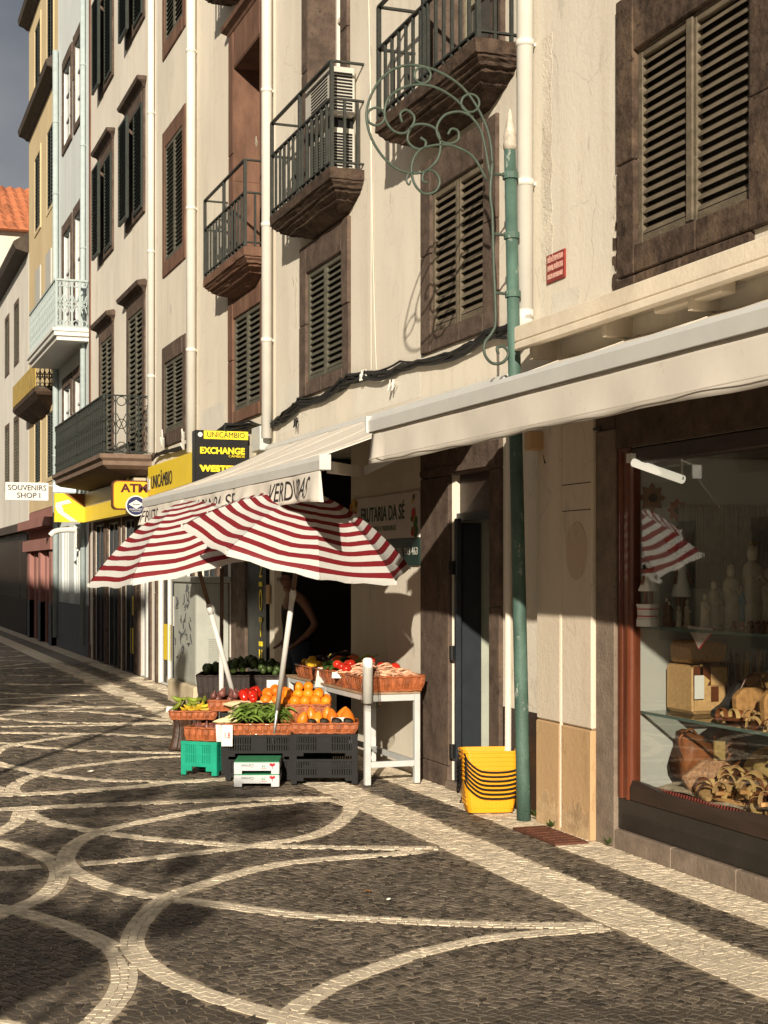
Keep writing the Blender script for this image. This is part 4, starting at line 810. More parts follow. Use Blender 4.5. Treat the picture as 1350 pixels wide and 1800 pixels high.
# projecting black sign
t=board('projecting_sign','black projecting exchange sign with yellow lettering over the awning',3.56,4.15,15.8,2.45,3.13,.16,blk)
build(MB().box(3.655,4.15,15.792,15.799,3.035,3.125),'header_panel',ylw,t); text('UNICÂMBIO',ink,t,(3.90,15.79,3.08),.085,w=.42); build(MB().lathe([(.001,0),(.026,0),(.026,.006),(.001,.006)],(3.615,15.798,3.08),14,ax=(0,-1,0)),'emblem',wht,t)
text('EXCHANGE',ylw,t,(3.86,15.79,2.905),.095,w=.50,bold=.004); text('CÂMBIOS',ylw,t,(4.02,15.79,2.85),.035,w=.18); text('WESTERN',ylw,t,(3.86,15.79,2.71),.088,w=.50,bold=.006); text('UNION',ylw,t,(3.90,15.79,2.60),.088,w=.34,bold=.006)
build(MB().beam((4.1,15.88,3.0),(W,15.88,3.0),.03,.03),'bracket',blackp,t)
# ATM sign and round badge
t=thing('projecting_sign','amber projecting ATM sign with rounded corners','sign',(3.9,21.6,2.5))
def rrect(x0,x1,z0,z1,r,n=5):
    P=[]
    for cx_,cz_,a in ((x1-r,z1-r,0),(x0+r,z1-r,math.pi/2),(x0+r,z0+r,math.pi),(x1-r,z0+r,1.5*math.pi)):
        for i in range(n+1): P.append((cx_+r*math.cos(a+math.pi/2*i/n),cz_+r*math.sin(a+math.pi/2*i/n)))
    return P
build(MB().prism(rrect(3.64,4.18,2.49,2.92,.07),'y',21.6,21.72),'case',M('brown_sign_case',(.10,.03,.01),.5),t); build(MB().prism(rrect(3.66,4.17,2.51,2.90,.06),'y',21.592,21.6),'face',yel2,t)
text('ATM',M('maroon_ink',(.06,.012,.012),.5),t,(3.965,21.59,2.80),.17,w=.40,bold=.006); build(MB().beam((4.1,21.66,2.7),(W,21.66,2.7),.05,.05),'bracket',blackp,t)
tag(build(MB().box(3.98,4.15,22.2,22.4,2.93,3.05),'sign_lamp_box',yel,bev=.01),'small yellow box above the ATM sign','sign box')
t=thing('round_sign','round navy sign with a white diamond below the ATM sign','sign',(3.97,21.45,2.4)); c=aty(239,889,21.45)
for r,mt,y in ((.15,wht,21.45),(.132,navy,21.419)): build(MB().lathe([(.001,0),(r,0),(r,.03 if mt is wht else .006),(.001,.03 if mt is wht else .006)],(c.x,y+.03,c.z),28,ax=(0,-1,0)),'disc' if mt is wht else 'face',mt,t)
build(MB().prism([(c.x-.11,c.z+.02),(c.x,c.z+.085),(c.x+.11,c.z+.02),(c.x,c.z-.045)],'y',21.434,21.441),'diamond',wht,t); text('EURONET',wht,t,(c.x,21.438,c.z-.055),.04,w=.19); text('WORLDWIDE',wht,t,(c.x,21.438,c.z-.085),.022,w=.13); text('Euronet',navy,t,(c.x,21.430,c.z+.02),.03,w=.1)
build(MB().beam((c.x+.1,21.47,c.z),(W,21.47,c.z),.03,.03),'bracket',blackp,t)
# bank canopy sign
t=thing('bank_sign','yellow and white bank fascia with a swoosh on its projecting end','sign',(3.9,24,2.45))
build(MB().box(3.98,4.16,21.75,26.6,2.46,2.72),'lower_band',yel,t); build(MB().box(3.985,4.16,21.75,26.6,2.722,2.97),'upper_band',M('silver_grey_fascia',(.42,.36,.26),.4,.1,2),t)
build(MB().prism([(3.46,2.97),(3.62,2.97),(3.98,2.72),(3.98,2.46),(3.46,2.46)],'y',26.56,26.66),'end_panel',yel,t); build(MB().prism([(3.62,2.97),(3.98,2.97),(3.98,2.722)],'y',26.57,26.66),'end_panel_corner',M('brown_corner_panel',(.25,.10,.02),.5),t)
build(MB().prism([(3.48,2.80),(3.70,2.86),(3.76,2.80),(3.58,2.76),(3.62,2.64),(3.86,2.47),(3.74,2.47),(3.52,2.62),(3.47,2.72)],'y',26.55,26.56),'swoosh',wht,t)
# souvenir sign
t=board('hanging_sign','white hanging sign reading souvenirs shop I at the far left',2.95,3.79,30.0,2.99,3.35,.05,wht)
text('SOUVENIRS',ink,t,(3.37,29.992,3.24),.15,w=.74); text('SHOP I',ink,t,(3.40,29.992,3.09),.15,w=.45); build(MB().tube([(3.79,30.02,3.29),(W,30.02,3.29)],.015,8),'rod',whitepaint,t)
t=board('projecting_sign','small pale blue blank sign box right of the white souvenir sign',3.70,4.13,28.6,3.09,3.28,.1,M('pale_blue_sign',(.62,.74,.74),.4)); build(MB().beam((4.1,28.65,3.2),(W,28.65,3.2),.04,.1),'bracket',blackp,t)
t=thing('wall_lamp','white curved wall lamp on the corner below the bank sign','lamp',(3.9,27.9,2.3)); build(MB().tube(curve([Vector((4.15,27.9,2.36)),Vector((3.85,27.9,2.36)),Vector((3.65,27.9,2.33)),Vector((3.55,27.9,2.25))]),[.05]*19,8),'arm',wht,t); build(MB().box(4.0,4.18,27.85,27.95,2.0,2.34),'mount',wht,t,bev=.03)
# red notice plaque
pa=at(961,450,W-.008); pb=at(993,437,W-.008); pz0=at(993,487,W-.008).z
t=thing('notice_plaque','small oxblood notice plaque beside the thick white downpipe','plaque',(W,8.4,3.3)); zt=(pa.z+pb.z)/2; build(MB().box(W-.012,W+.002,pb.y,pa.y,pz0,zt),'plate',redp,t,bev=.002)
hh=zt-pz0; yc=(pa.y+pb.y)/2; ww=(pa.y-pb.y)
text('NÃO É PERMITIDO',pinkl,t,(W-.0135,yc,pz0+hh*.80),hh*.26,'x',w=ww*.86,extr=.001,bold=.002); text('AFIXAR ANÚNCIOS',pinkl,t,(W-.0135,yc,pz0+hh*.50),hh*.26,'x',w=ww*.86,extr=.001,bold=.002); text('NESTA PROPRIEDADE',pinkl,t,(W-.0135,yc,pz0+hh*.20),hh*.22,'x',w=ww*.82,extr=.001,bold=.002)
# fruit shop banner and phone board
t=thing('wall_banner','pale banner with fruit shop name and fruit on the shaded wall','banner',(W,11.4,1.9)); y0,y1=10.68,12.32
build(MB().box(W-.02,W-.004,y0,y1,1.86,2.22),'cloth',M('banner_cloth',(.60,.56,.52),.7,.05,4),t); dkg=M('banner_green',(.02,.05,.03),.6); text('FRUTARIA DA SÉ',dkg,t,(W-.023,11.52,2.065),.17,'x',w=1.05,extr=.001,bold=.002); text('FRUTAS E VERDURAS',M('banner_olive',(.10,.12,.05),.6),t,(W-.023,11.5,1.945),.06,'x',w=.62,extr=.001)
fruitp=[M('print_%d'%i,c,.7) for i,c in enumerate([(.5,.2,.03),(.4,.05,.03),(.05,.14,.04),(.55,.35,.05),(.06,.10,.03)])]
for i in range(26):
    yy=random.choice((random.uniform(10.7,10.92),random.uniform(10.7,10.85),random.uniform(12.15,12.3))); zz=random.uniform(1.89,2.19); r=random.uniform(.02,.045)
    build(MB().lathe([(.001,0),(r,0),(r,.001),(.001,.001)],(W-.0205-.0003*i,yy,zz),12,ax=(-1,0,0)),'printed_fruit',fruitp[i%5],t)
t=thing('phone_board','dark green board with white phone number under the banner','sign',(W,11.3,1.65)); build(MB().box(W-.018,W-.003,10.69,12.1,1.64,1.855),'panel',M('bottle_green_board',(.012,.03,.024),.4),t); text('Nº 291 093 463',M('off_white_print',(.5,.5,.45),.6),t,(W-.021,11.0,1.75),.085,'x',w=.58,extr=.001)
# vertical shop lettering on the black door panel
t=thing('door_lettering','tall yellow vertical lettering on the dark doorway beside the fruit shop','lettering',(W,15.4,1)); 
for ch,z,h in (('2',1.60,.24),('O',1.27,.34),('T',.97,.26),('U',.60,.40)):
    text(ch,ylw,t,(W-.016,15.36,z),h,'x','letter',w=.12,extr=.002); build(MB().box(W-.02,W-.012,15.3,15.42,z-h*.5-.05,z-h*.5-.0),'letter_bar',ylw,t)
tag(build(MB().box(W-.03,W-.01,14.98,15.1,1.25,1.45),'door_notice',tanp),'small orange brown notice beside the tall yellow lettering','notice')
# ================================================================ utility cabinet
cg=M('grey_cabinet_paint',(.36,.37,.33),.55,.1,4,.1,40,stain=(.25,.25,.22),stainamt=.5,speck=(.6,.6,.55),speckamt=.4,speckscale=7)
t=thing('utility_cabinet','grey utility cabinet scrawled with graffiti on a concrete block','cabinet',(3.95,17.2,0))
build(MB().box(3.70,4.16,16.5,17.95,0,.28),'concrete_block',M('stained_concrete',(.50,.42,.29),.9,.2,5,.5,40,stain=(.2,.13,.06),stainamt=.7),t,bev=.02); build(MB().box(3.76,4.14,16.62,17.84,.28,1.46),'case',cg,t,bev=.012); build(MB().box(3.73,4.16,16.59,17.87,1.46,1.53),'lid',cg,t,bev=.012)
build(MB().box(3.752,3.759,16.65,17.81,.31,1.43),'door',cg,t,bev=.003)
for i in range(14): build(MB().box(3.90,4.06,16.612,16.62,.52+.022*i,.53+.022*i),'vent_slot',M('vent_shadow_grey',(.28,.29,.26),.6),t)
gf=M('graffiti_black',(.05,.055,.06),.6); gm=MB()
for k in range(26):
    yy=random.uniform(16.85,17.75); zz=random.uniform(.55,1.4); P=[]
    for i in range(random.randint(4,7)): P.append(Vector((3.749,yy+random.uniform(-.07,.07),zz+random.uniform(-.07,.07))))
    gm.tube(curve(P,3),.006,4)
build(gm,'graffiti',gf,t,kind='stuff')
# ================================================================ parasols
def stripes(name):
    m=bpy.data.materials.new(name); m.use_nodes=True; nt=m.node_tree; n=nt.nodes; l=nt.links; b=n['Principled BSDF']; b.inputs['Roughness'].default_value=.55; b.inputs['Specular IOR Level'].default_value=.3
    uv=n.new('ShaderNodeUVMap'); sp=n.new('ShaderNodeSeparateXYZ'); l.new(uv.outputs[0],sp.inputs[0])
    def mth(op,a,bb):
        k=n.new('ShaderNodeMath'); k.operation=op
        for i,v in enumerate((a,bb)):
            if isinstance(v,(int,float)): k.inputs[i].default_value=v
            else: l.new(v,k.inputs[i])
        return k.outputs[0]
    t=mth('FRACT',mth('ADD',mth('MULTIPLY',sp.outputs[1],10.5),.47),0); g=mth('LESS_THAN',mth('ABSOLUTE',mth('SUBTRACT',t,.5),0),.235)
    nz=n.new('ShaderNodeTexNoise'); nz.inputs['Scale'].default_value=9; tc=n.new('ShaderNodeTexCoord'); l.new(tc.outputs['Object'],nz.inputs['Vector'])
    x=n.new('ShaderNodeMix'); x.data_type='RGBA'; x.inputs[6].default_value=(.62,.61,.58,1); x.inputs[7].default_value=(.20,.015,.02,1); l.new(g,x.inputs[0])
    y=n.new('ShaderNodeMix'); y.data_type='RGBA'; y.blend_type='MULTIPLY'; y.inputs[0].default_value=.35; l.new(x.outputs[2],y.inputs[6]); l.new(nz.outputs['Fac'],y.inputs[7])
    bp=n.new('ShaderNodeBump'); bp.inputs['Strength'].default_value=.25; bp.inputs['Distance'].default_value=.02; nz2=n.new('ShaderNodeTexNoise'); nz2.inputs['Scale'].default_value=14; l.new(tc.outputs['Object'],nz2.inputs['Vector']); l.new(nz2.outputs['Fac'],bp.inputs['Height']); l.new(bp.outputs[0],b.inputs['Normal'])
    l.new(x.outputs[2],b.inputs['Base Color']); tr=n.new('ShaderNodeBsdfTranslucent'); l.new(x.outputs[2],tr.inputs[0]); ms=n.new('ShaderNodeMixShader'); ms.inputs[0].default_value=.22
    l.new(b.outputs[0],ms.inputs[1]); l.new(tr.outputs[0],ms.inputs[2]); l.new(ms.outputs[0],n['Material Output'].inputs[0]); return m
stm=stripes('red_white_stripe'); polew=M('white_parasol_pole',(.56,.55,.52),.4,.06,5); poled=M('brown_parasol_sleeve',(.12,.075,.05),.5,.2,8); steel=M('dull_steel',(.35,.34,.32),.35,.15,20,metal=.8)
def parasol(label,C,n,R,h,ph,foot,sleeve):
    C=Vector(C); n=Vector(n).normalized(); a=n.cross(Vector((0,1,0))).normalized(); b_=n.cross(a)
    t=thing('parasol',label,'parasol',foot,group='striped parasols')
    def P(k,s):  # on rib k at fraction s
        th=ph+k*math.pi/4; return C+R*s*(math.cos(th)*a+math.sin(th)*b_)+n*(h*(1-.62*s**1.15-.38*s**2.6))
    NS,NT=16,8
    for k in range(8):
        me=bpy.data.meshes.new('canopy_panel'); vs=[];uvs=[];fs=[]
        for i in range(NS+1):
            s=i/NS
            for j in range(NT+1):
                f=j/NT; p=P(k,s).lerp(P(k+1,s),f); sag=math.sin(math.pi*f)*s; p=p-n*(.036*sag*math.sin(math.pi*s*.85)+.006*sag*math.sin(11*s+6*f+2*k))
                if i==NS: p=p-(p-C).normalized()*.028*math.sin(math.pi*f)
                p=p+n*.004*s*math.sin(9*f+5*s+k)
                vs.append(p); uvs.append((f,s))
        # a hem that hangs below the rim
        for j in range(NT+1): f=j/NT; p=vs[NS*(NT+1)+j]; vs.append(p-n*(.026+.006*math.sin(f*14+k))*1.0+(p-C).normalized()*.004); uvs.append((f,1.012))
        for i in range(NS+1):
            for j in range(NT): q=i*(NT+1)+j; fs.append((q,q+1,q+NT+2,q+NT+1))
        me.from_pydata([tuple(v) for v in vs],[],fs); ul=me.uv_layers.new(name='UVMap')
        for lp in me.loops: ul.data[lp.index].uv=uvs[lp.vertex_index]
        me.polygons.foreach_set('use_smooth',[True]*len(me.polygons)); me.materials.append(stm)
        o=bpy.data.objects.new('canopy_panel',me); col.objects.link(o); o.parent=t; o.location=-OFF[t]
        build(MB().tube([P(k,s)-n*.012 for s in (0,.2,.4,.6,.8,1.0)]+[P(k,1.012)],.004,5),'rib',steel,t)
        build(MB().tube([P(k,.5)-n*.012,C+n*(h-.34)],.0035,5),'stretcher',steel,t)
        build(MB().lathe([(.007,-.01),(.007,.012),(.002,.02)],P(k,1.01)-n*.005,6),'rib_tip',polew,t)
    ft=Vector(foot); top=C+n*h*.98
    mid=C+n*(h-.36); lo=ft.lerp(mid,.30); hi=ft.lerp(mid,sleeve)
    build(MB().tube([ft,lo],.013,10),'ground_spike',steel,t,smooth=True); build(MB().tube([lo,hi],.020,12),'lower_pole',polew,t,smooth=True)
    build(MB().tube([hi-(hi-lo)*.06,hi,hi+(mid-hi).normalized()*.04],[.021,.026,.020],12),'joint',polew,t,smooth=True); build(MB().tube([hi,mid,top],.017,12),'upper_pole',poled,t,smooth=True)
    build(MB().lathe([(.02,-.01),(.018,.012),(.001,.016)],top,10,ax=n),'finial',polew,t); return t
parasol('red and white striped parasol nearer the camera, beside the white table',(3.036,10.139,1.777),(.153,-.283,1),.836,.412,-.08,Vector((3.05,11.0,.012)),.78)
parasol('red and white striped parasol on the left with the slanting pole',(2.584,11.47,1.70),(-.247,-.052,1),.85,.461,-.048,(3.06,11.45,.012),.72)
t=thing('parasol_pole','upright white and brown pole left of the slanting parasol pole','pole',(2.88,11.75,.012)); a=Vector((2.87,11.78,.012)); b=Vector((2.88,11.8,1.62))
build(MB().tube([a,a.lerp(b,.22)],.012,10),'ground_spike',steel,t); build(MB().tube([a.lerp(b,.22),a.lerp(b,.58)],.021,12),'lower_pole',polew,t,smooth=True); build(MB().tube([a.lerp(b,.58),b],.016,12),'upper_pole',poled,t,smooth=True)
# ================================================================ stall furniture
Z0=.013
wk=M('varnished_wicker',(.30,.085,.028),.42,.35,30,.5,120,coat=.25,isl=.3); wkd=M('dark_wicker',(.018,.009,.006),.5,.35,30,.5,120)  # the dark wicker is darkened further to imitate the parasol's shade
def basket(label,c,rz,L,Wd,H,mat=wk,ang=8,tilt=0.0):
    """woven tray: slanting sides, upright withies, plaited rims"""
    t=thing('wicker_basket',label,'basket',c,rz,'wicker baskets of the fruit stall'); t.rotation_euler=(tilt,0,rz); k=.9
    b=MB(); A=[(-L/2*k,-Wd/2*k),(L/2*k,-Wd/2*k),(L/2*k,Wd/2*k),(-L/2*k,Wd/2*k)]; B=[(-L/2,-Wd/2),(L/2,-Wd/2),(L/2,Wd/2),(-L/2,Wd/2)]
    th=.008; Ai=[(x*(1-2*th/L),y*(1-2*th/Wd)) for x,y in A]; Bi=[(x*(1-2*th/L),y*(1-2*th/Wd)) for x,y in B]
    b.loft([[(x,y,0) for x,y in A],[(x,y,H) for x,y in B],[(x,y,H) for x,y in Bi],[(x,y,.012) for x,y in Ai]]); build(b,'tray',mat,t,world=False)
    m=MB()
    for e in range(4):
        a0,a1=Vector((*A[e],0)),Vector((*A[(e+1)%4],0)); b0,b1=Vector((*B[e],H)),Vector((*B[(e+1)%4],H)); n=max(3,int((a1-a0).length/.045))
        nrm=Vector(((a1-a0).y,-(a1-a0).x,0)).normalized()
        for i in range(n):
            f=(i+.5)/n; p=a0.lerp(a1,f); q=b0.lerp(b1,f); w=(a1-a0)/n*.31; bu=nrm*(.013)
            m.loft([[p-w,p+w,p+w+bu*.3,p-w+bu*.3],[p.lerp(q,.5)-w,p.lerp(q,.5)+w,p.lerp(q,.5)+w+bu,p.lerp(q,.5)-w+bu],[q-w,q+w,q+w+bu*.3,q-w+bu*.3]])
    build(m,'withies',mat,t,world=False,kind='stuff')
    for z,S_ in ((.006,A),(H,B)):
        r=MB(); pts=[]
        for e in range(4):
            p,q=Vector((*S_[e],z)),Vector((*S_[(e+1)%4],z)); n=max(4,int((q-p).length/.03))
            for i in range(n): pts.append(p.lerp(q,(i+.5)/n)+Vector((random.uniform(-.002,.002),random.uniform(-.002,.002),.003*math.sin(i*2.2))))
        r.tube(pts,.010,6,closed=True); build(r,'plaited_rim',mat,t,world=False,smooth=True)
    return t
def crate(label,c,rz,L,Wd,H,mat,name='crate',group='plastic crates'):
    t=thing(name,label,'crate',c,rz,group)
    for sx,sy,Lx in ((0,-1,L),(0,1,L),(-1,0,Wd),(1,0,Wd)):
        b=MB(); th=.012; n=max(6,int(Lx/.021))
        def bx(a0,a1,z0,z1,o=0.0,mb=b):
            if sy: y=sy*(Wd/2); mb.box(a0,a1,min(y,y-sy*th)-(o if sy<0 else -0),max(y,y-sy*th)+(o if sy>0 else 0),z0,z1)
            else: x=sx*(L/2); mb.box(min(x,x-sx*th)-(o if sx<0 else 0),max(x,x-sx*th)+(o if sx>0 else 0),a0,a1,z0,z1)
        e=Lx/2
        bx(-e,e,H*.90,H,.006); bx(-e+.001,e-.001,H*.25,H*.36,.003); bx(-e,-e+.04,0,H*.9,.004); bx(e-.04,e,0,H*.9,.004); bx(-e*.20,e*.20,H*.36,H*.9,.001)
        bx(-e+.04,-e+.09,H*.12,H*.25,.002); bx(e-.09,e-.04,H*.12,H*.25,.002); bx(-e+.04,e-.04,H*.60,H*.64,.002)
        for i in range(n):
            f=-e+.04+(Lx-.08)*(i+.5)/n
            if abs(f)>e*.2: bx(f-.006,f+.006,H*.36,H*.9)
        build(b,'crate_side',mat,t,world=False)
    build(MB().box(-L/2+.012,L/2-.012,-Wd/2+.012,Wd/2-.012,H*.24,H*.27),'crate_floor',mat,t,world=False)
    return t
RZ=-math.radians(19)
def grd(u,v): d=F*CAMH/(v-HY); p=atd(u,v,d); p.z=Z0; return p
def cpos(u,v,Wd,rz=RZ,fwd=0.0):        # centre of a thing whose front bottom edge has its middle at (u,v)
    p=grd(u,v); return Vector((p.x+math.sin(-rz)*(Wd/2+fwd),p.y+math.cos(rz)*(Wd/2+fwd),Z0))
cA=cpos(570,1381,.34); H=.185
crate('lower black slotted crate under the persimmons',cA,RZ,.49,.34,H,blackp); crate('upper black slotted crate under the persimmons',cA+Vector((0,0,H)),RZ,.49,.34,H,blackp)
cB=cpos(455,1374,.36); crate('lower black crate behind the white fruit boxes',cB,RZ,.50,.36,H-.03,blackp); crate('upper black crate carrying the corn basket above the white boxes',cB+Vector((0,0,H-.03)),RZ,.54,.36,H+.0,blackp)
bb=M('brand_print_white',(.5,.5,.48),.6)
gcr=M('teal_green_plastic',(.01,.27,.17),.4,.15,8,.05,60); cG=grd(362,1366)+Vector((.06,.17,0)); crate('teal green plastic crate at the left of the stall',cG,RZ-.35,.30,.34,.26,gcr,'crate')
for dx in (-.03,.05,): pass
# white cardboard fruit trays, upside down print on their fronts
card=M('white_cardboard',(.50,.51,.52),.75,.05,6,.05,60); cgreen=M('carton_green',(.03,.22,.10),.7); cred=M('carton_red',(.45,.02,.03),.7); cdk=M('carton_dark_green',(.02,.08,.05),.7)
def carton(label,c,rz):
    t=thing('fruit_carton',label,'carton',c,rz,'white fruit cartons'); L,Wd,H=.325,.36,.085
    b=MB()
    for sy in (-1,1): b.box(-L/2,L/2,sy*Wd/2-.004,sy*Wd/2+.004,.025,H); b.box(-L/2,-L/2+.055,sy*Wd/2-.0045,sy*Wd/2+.0045,-.0,.0249); b.box(L/2-.055,L/2,sy*Wd/2-.0045,sy*Wd/2+.0045,.0,.0249)
    for sx in (-1,1): b.box(sx*L/2-.004,sx*L/2+.004,-Wd/2+.0045,Wd/2-.0045,.025,H-.001); b.box(sx*L/2-.0035,sx*L/2+.0035,-Wd/2+.005,-Wd/2+.09,0,.0249)
    build(b,'carton_wall',card,t,world=False); build(MB().box(-L/2+.005,L/2-.005,-Wd/2+.005,Wd/2-.005,.03,.036),'carton_floor',card,t,world=False); build(MB().box(-L/2-.001,L/2+.001,-Wd/2-.001,Wd/2+.001,H,H+.006),'carton_lid_edge',cgreen,t,world=False)
    y=-Wd/2-.0052
    for s,mt,x,z,sz,w in (('Carmen',cdk,-.065,.062,.032,.09),('M',cgreen,.055,.060,.032,.028)):
        o=text(s,mt,None,(0,0,0),sz,'y','carton_print',w=w,extr=.0005,shear=.3)
        vs=np.array([v.co[:] for v in o.data.vertices]); vs[:,0]*=-1; vs[:,2]*=-1; vs+=np.array([x,y,z]); o.data.vertices.foreach_set('co',vs.ravel()); o.parent=t
    build(MB().box(.035,.075,y-.0005,y,.038,.041),'carton_rule',cred,t,world=False)
    for dx,dz in ((-.010,.006),(.012,.006),(.001,.0)): build(MB().lathe([(.001,0),(.0105,0),(.0105,.0006),(.001,.0006)],(.115+dx,y+.0004,.064+dz),10,ax=(0,-1,0)),'cherry_print',cred,t,world=False)
    build(MB().beam((.116,y,.06),(.118,y,.038),.003,.001,up=(0,1,0)),'cherry_stalk_print',cdk,t,world=False)
    return t
cC=cpos(451,1386,.36); carton('lower white fruit carton with upside down cherry print',cC,RZ); carton('upper white fruit carton with upside down cherry print',cC+Vector((0,.0,.093)),RZ)
# white table
tb=thing('stall_table','white metal table holding baskets of vegetables against the wall','table',(3.82,11.3,Z0)); X0,X1,Y0,Y1=3.60,4.03,10.30,12.35; HT=.68; lg_=.022
def leg(x,y,h=HT,m=whitepaint): build(MB().box(x-lg_,x+lg_,y-lg_,y+lg_,Z0,h),'leg',m,tb,bev=.003)
for x in (X0+.02,X1-.02):
    for y in (Y0+.02,11.3,Y1-.02): leg(x,y)
for x in (X0+.02,X1-.02): build(MB().box(x-.02,x+.02,Y0,Y1,HT-.045,HT),'rail',whitepaint,tb,bev=.003)
for y in (Y0+.02,Y1-.02): build(MB().box(X0+.042,X1-.042,y-.018,y+.018,HT-.05,HT-.002),'rail',whitepaint,tb,bev=.003); build(MB().box(X0+.042,X1-.042,y-.016,y+.016,.14,.185),'stretcher',whitepaint,tb,bev=.003)
for x in (X1-.02,): build(MB().box(x-.016,x+.016,Y0+.042,Y1-.042,.14,.18),'stretcher',whitepaint,tb)
build(MB().box(X0-.01,X1+.01,Y0+.02,Y1+.01,HT+.001,HT+.018),'top_board',M('table_board',(.35,.23,.14),.7,.2,8),tb)
TZ=HT+.02
# ---------------- baskets
T1=.37+Z0
bkA=basket('wicker basket of persimmons and avocados on the black crates',cA+Vector((0,0,.372)),RZ,.50,.34,.075)
bkB=basket('raised wicker basket heaped with oranges behind the persimmons',cA+Vector((-.08,.30,.43)),RZ,.42,.28,.13)
stack=crate('black crate holding up the basket of oranges',cA+Vector((-.08,.34,0)),RZ,.44,.30,.42,blackp)
bkC=basket('wicker basket of white corn and green beans above the white cartons',cB+Vector((0,-.01,H-.03+H+.002)),RZ,.55,.38,.08)
bkD=basket('small wicker basket on the teal green crate',cG+Vector((0,0,.262)),RZ-.35,.28,.30,.10)
pot=grd(320,1318); bkE=basket('wicker basket of bananas on the dark wrapped stand',Vector((pot.x+.12,pot.y+.05,.275)),RZ+.05,.42,.34,.075)
bkF=basket('wicker basket of purple onions behind the corn',Vector((2.835,11.42,.50)),RZ-.1,.26,.28,.08,wk); bkG=basket('dark basket of red peppers behind the corn',Vector((2.99,11.26,.50)),RZ,.15,.3,.07,wkd); bkH=basket('dark bowl basket of large oranges left of the parasol pole',Vector((3.16,11.18,.49)),RZ,.22,.28,.08,wkd)
crate('black crate under the onions and red peppers',Vector((2.93,11.36,Z0)),RZ,.28,.32,.48,blackp); crate('black crate under the bowl of large oranges',Vector((3.17,11.2,Z0)),RZ,.22,.3,.47,blackp)
bkI=basket('big dark basket of limes and avocados in the shade behind',Vector((3.45,13.2,.35)),RZ,.86,.5,.30,wkd); crate('black crate under the big dark basket of limes',Vector((3.45,13.2,Z0)),RZ,.8,.45,.335,blackp)
tbk=[basket('front table basket heaped with pink bean pods',Vector((3.83,10.52,TZ)),-.05,.50,.44,.11),
basket('second table basket with tomatoes and bean pods',Vector((3.82,10.98,TZ)),-.03,.46,.40,.10),basket('third table basket with mangoes and asparagus',Vector((3.82,11.42,TZ)),0,.46,.40,.10),basket('last table basket with plums and lemons',Vector((3.82,11.88,TZ)),0,.46,.42,.10)]
# dark wrapped stand under the bananas
t=thing('plant_stand','dark pleated stand with flared foot under the banana basket','stand',(pot.x,pot.y,Z0)); b=MB(); rings=[]
for r,z in ((.165,.0),(.15,.02),(.125,.12),(.115,.2),(.125,.262)): rings.append([(pot.x+.05+r*(1+.07*math.cos(16*a_))*math.cos(a_),pot.y+r*(1+.07*math.cos(16*a_))*math.sin(a_),z+Z0) for a_ in [k*2*math.pi/64 for k in range(64)]])
b.loft(rings); build(b,'pleated_wrap',M('dark_bark_wrap',(.05,.025,.015),.45,.5,14,.6,40,stretch=(1,1,.3),coat=.2),t)
# ---------------- fruit
skin=lambda nm,c,**k:M(nm,c,orand=.28,rough=k.pop('rough',.38),var=k.pop('var',.15),scale=k.pop('scale',10),bump=k.pop('bump',.15),bscale=k.pop('bscale',150),**k)
orm=skin('orange_peel',(.82,.26,.015)); orm2=skin('deep_orange_peel',(.75,.19,.012)); perm=skin('persimmon_skin',(.80,.23,.02),rough=.3); tom=skin('tomato_skin',(.50,.025,.012),rough=.2,bump=0); mang=skin('mango_skin',(.60,.12,.02),rough=.25,stain=(.35,.03,.01),stainamt=.8); lem=skin('lemon_peel',(.80,.50,.03)); plum=skin('plum_skin',(.035,.012,.03),rough=.3); avo=skin('avocado_skin',(.02,.018,.012),bump=.5); lime=skin('lime_peel',(.05,.085,.02),var=.3); ban=skin('banana_peel',(.62,.42,.03),var=.12,stain=(.20,.24,.02),stainamt=.6); bang=skin('green_banana_peel',(.20,.26,.03),var=.3); pep=skin('red_pepper_skin',(.50,.02,.01),rough=.18,bump=0); cornm=skin('white_corn',(.66,.56,.33),var=.2,bump=.4,bscale=90); leafg=skin('fresh_leaf',(.22,.34,.07),var=.4,trans=.25); podm=skin('pink_bean_pod',(.62,.34,.22),var=.3,isl=.35); onio=skin('onion_skin',(.16,.06,.05),var=.5)
PR={}
def fruit(kind,mb,mat,name,label,cat,group):
    PR[kind]=(mb,mat,name,label,cat,group,None)
def put(kind,p,s=1.0,rot=None,label=None):
    mb,mat,name,lb,cat,group,me=PR[kind]; o=build(mb,name,mat,None,smooth=True,mesh=me); PR[kind]=(mb,mat,name,lb,cat,group,o.data)
    o.location=p; s*=random.uniform(.86,1.12); o.scale=(s*random.uniform(.93,1.07),s*random.uniform(.93,1.07),s); o.rotation_euler=rot if rot else (random.uniform(-.4,.4),random.uniform(-.4,.4),random.uniform(0,6)); tag(o,label or lb,cat,group); return o
ball=[(0.001,-1),(.38,-.92),(.70,-.71),(.92,-.38),(1,0),(.92,.38),(.70,.71),(.36,.93),(.10,.98),(.001,.95)]
sc_=lambda r,P=ball,kz=1:[(a*r,z*r*kz) for a,z in P]
fruit('orange',MB().lathe(sc_(.040),n=16),orm,'orange','orange heaped in the raised wicker basket','orange','oranges in the raised basket')
fruit('bigorange',MB().lathe(sc_(.046),n=16),orm2,'orange','large deep orange fruit in the dark bowl basket','orange','large oranges in the bowl basket')
fruit('persimmon',MB().lathe([(.001,-.045),(.03,-.042),(.05,-.015),(.052,.01),(.040,.045),(.02,.075),(.006,.088),(.001,.09)],n=16),perm,'persimmon','pointed orange persimmon in the wicker basket on the black crates','persimmon','persimmons on the black crates')
fruit('avocado',MB().lathe([(.001,-.03),(.03,-.025),(.036,0),(.028,.03),(.015,.05),(.001,.055)],n=12),avo,'avocado','black avocado at the front rim of the persimmon basket','avocado','avocados before the persimmons')
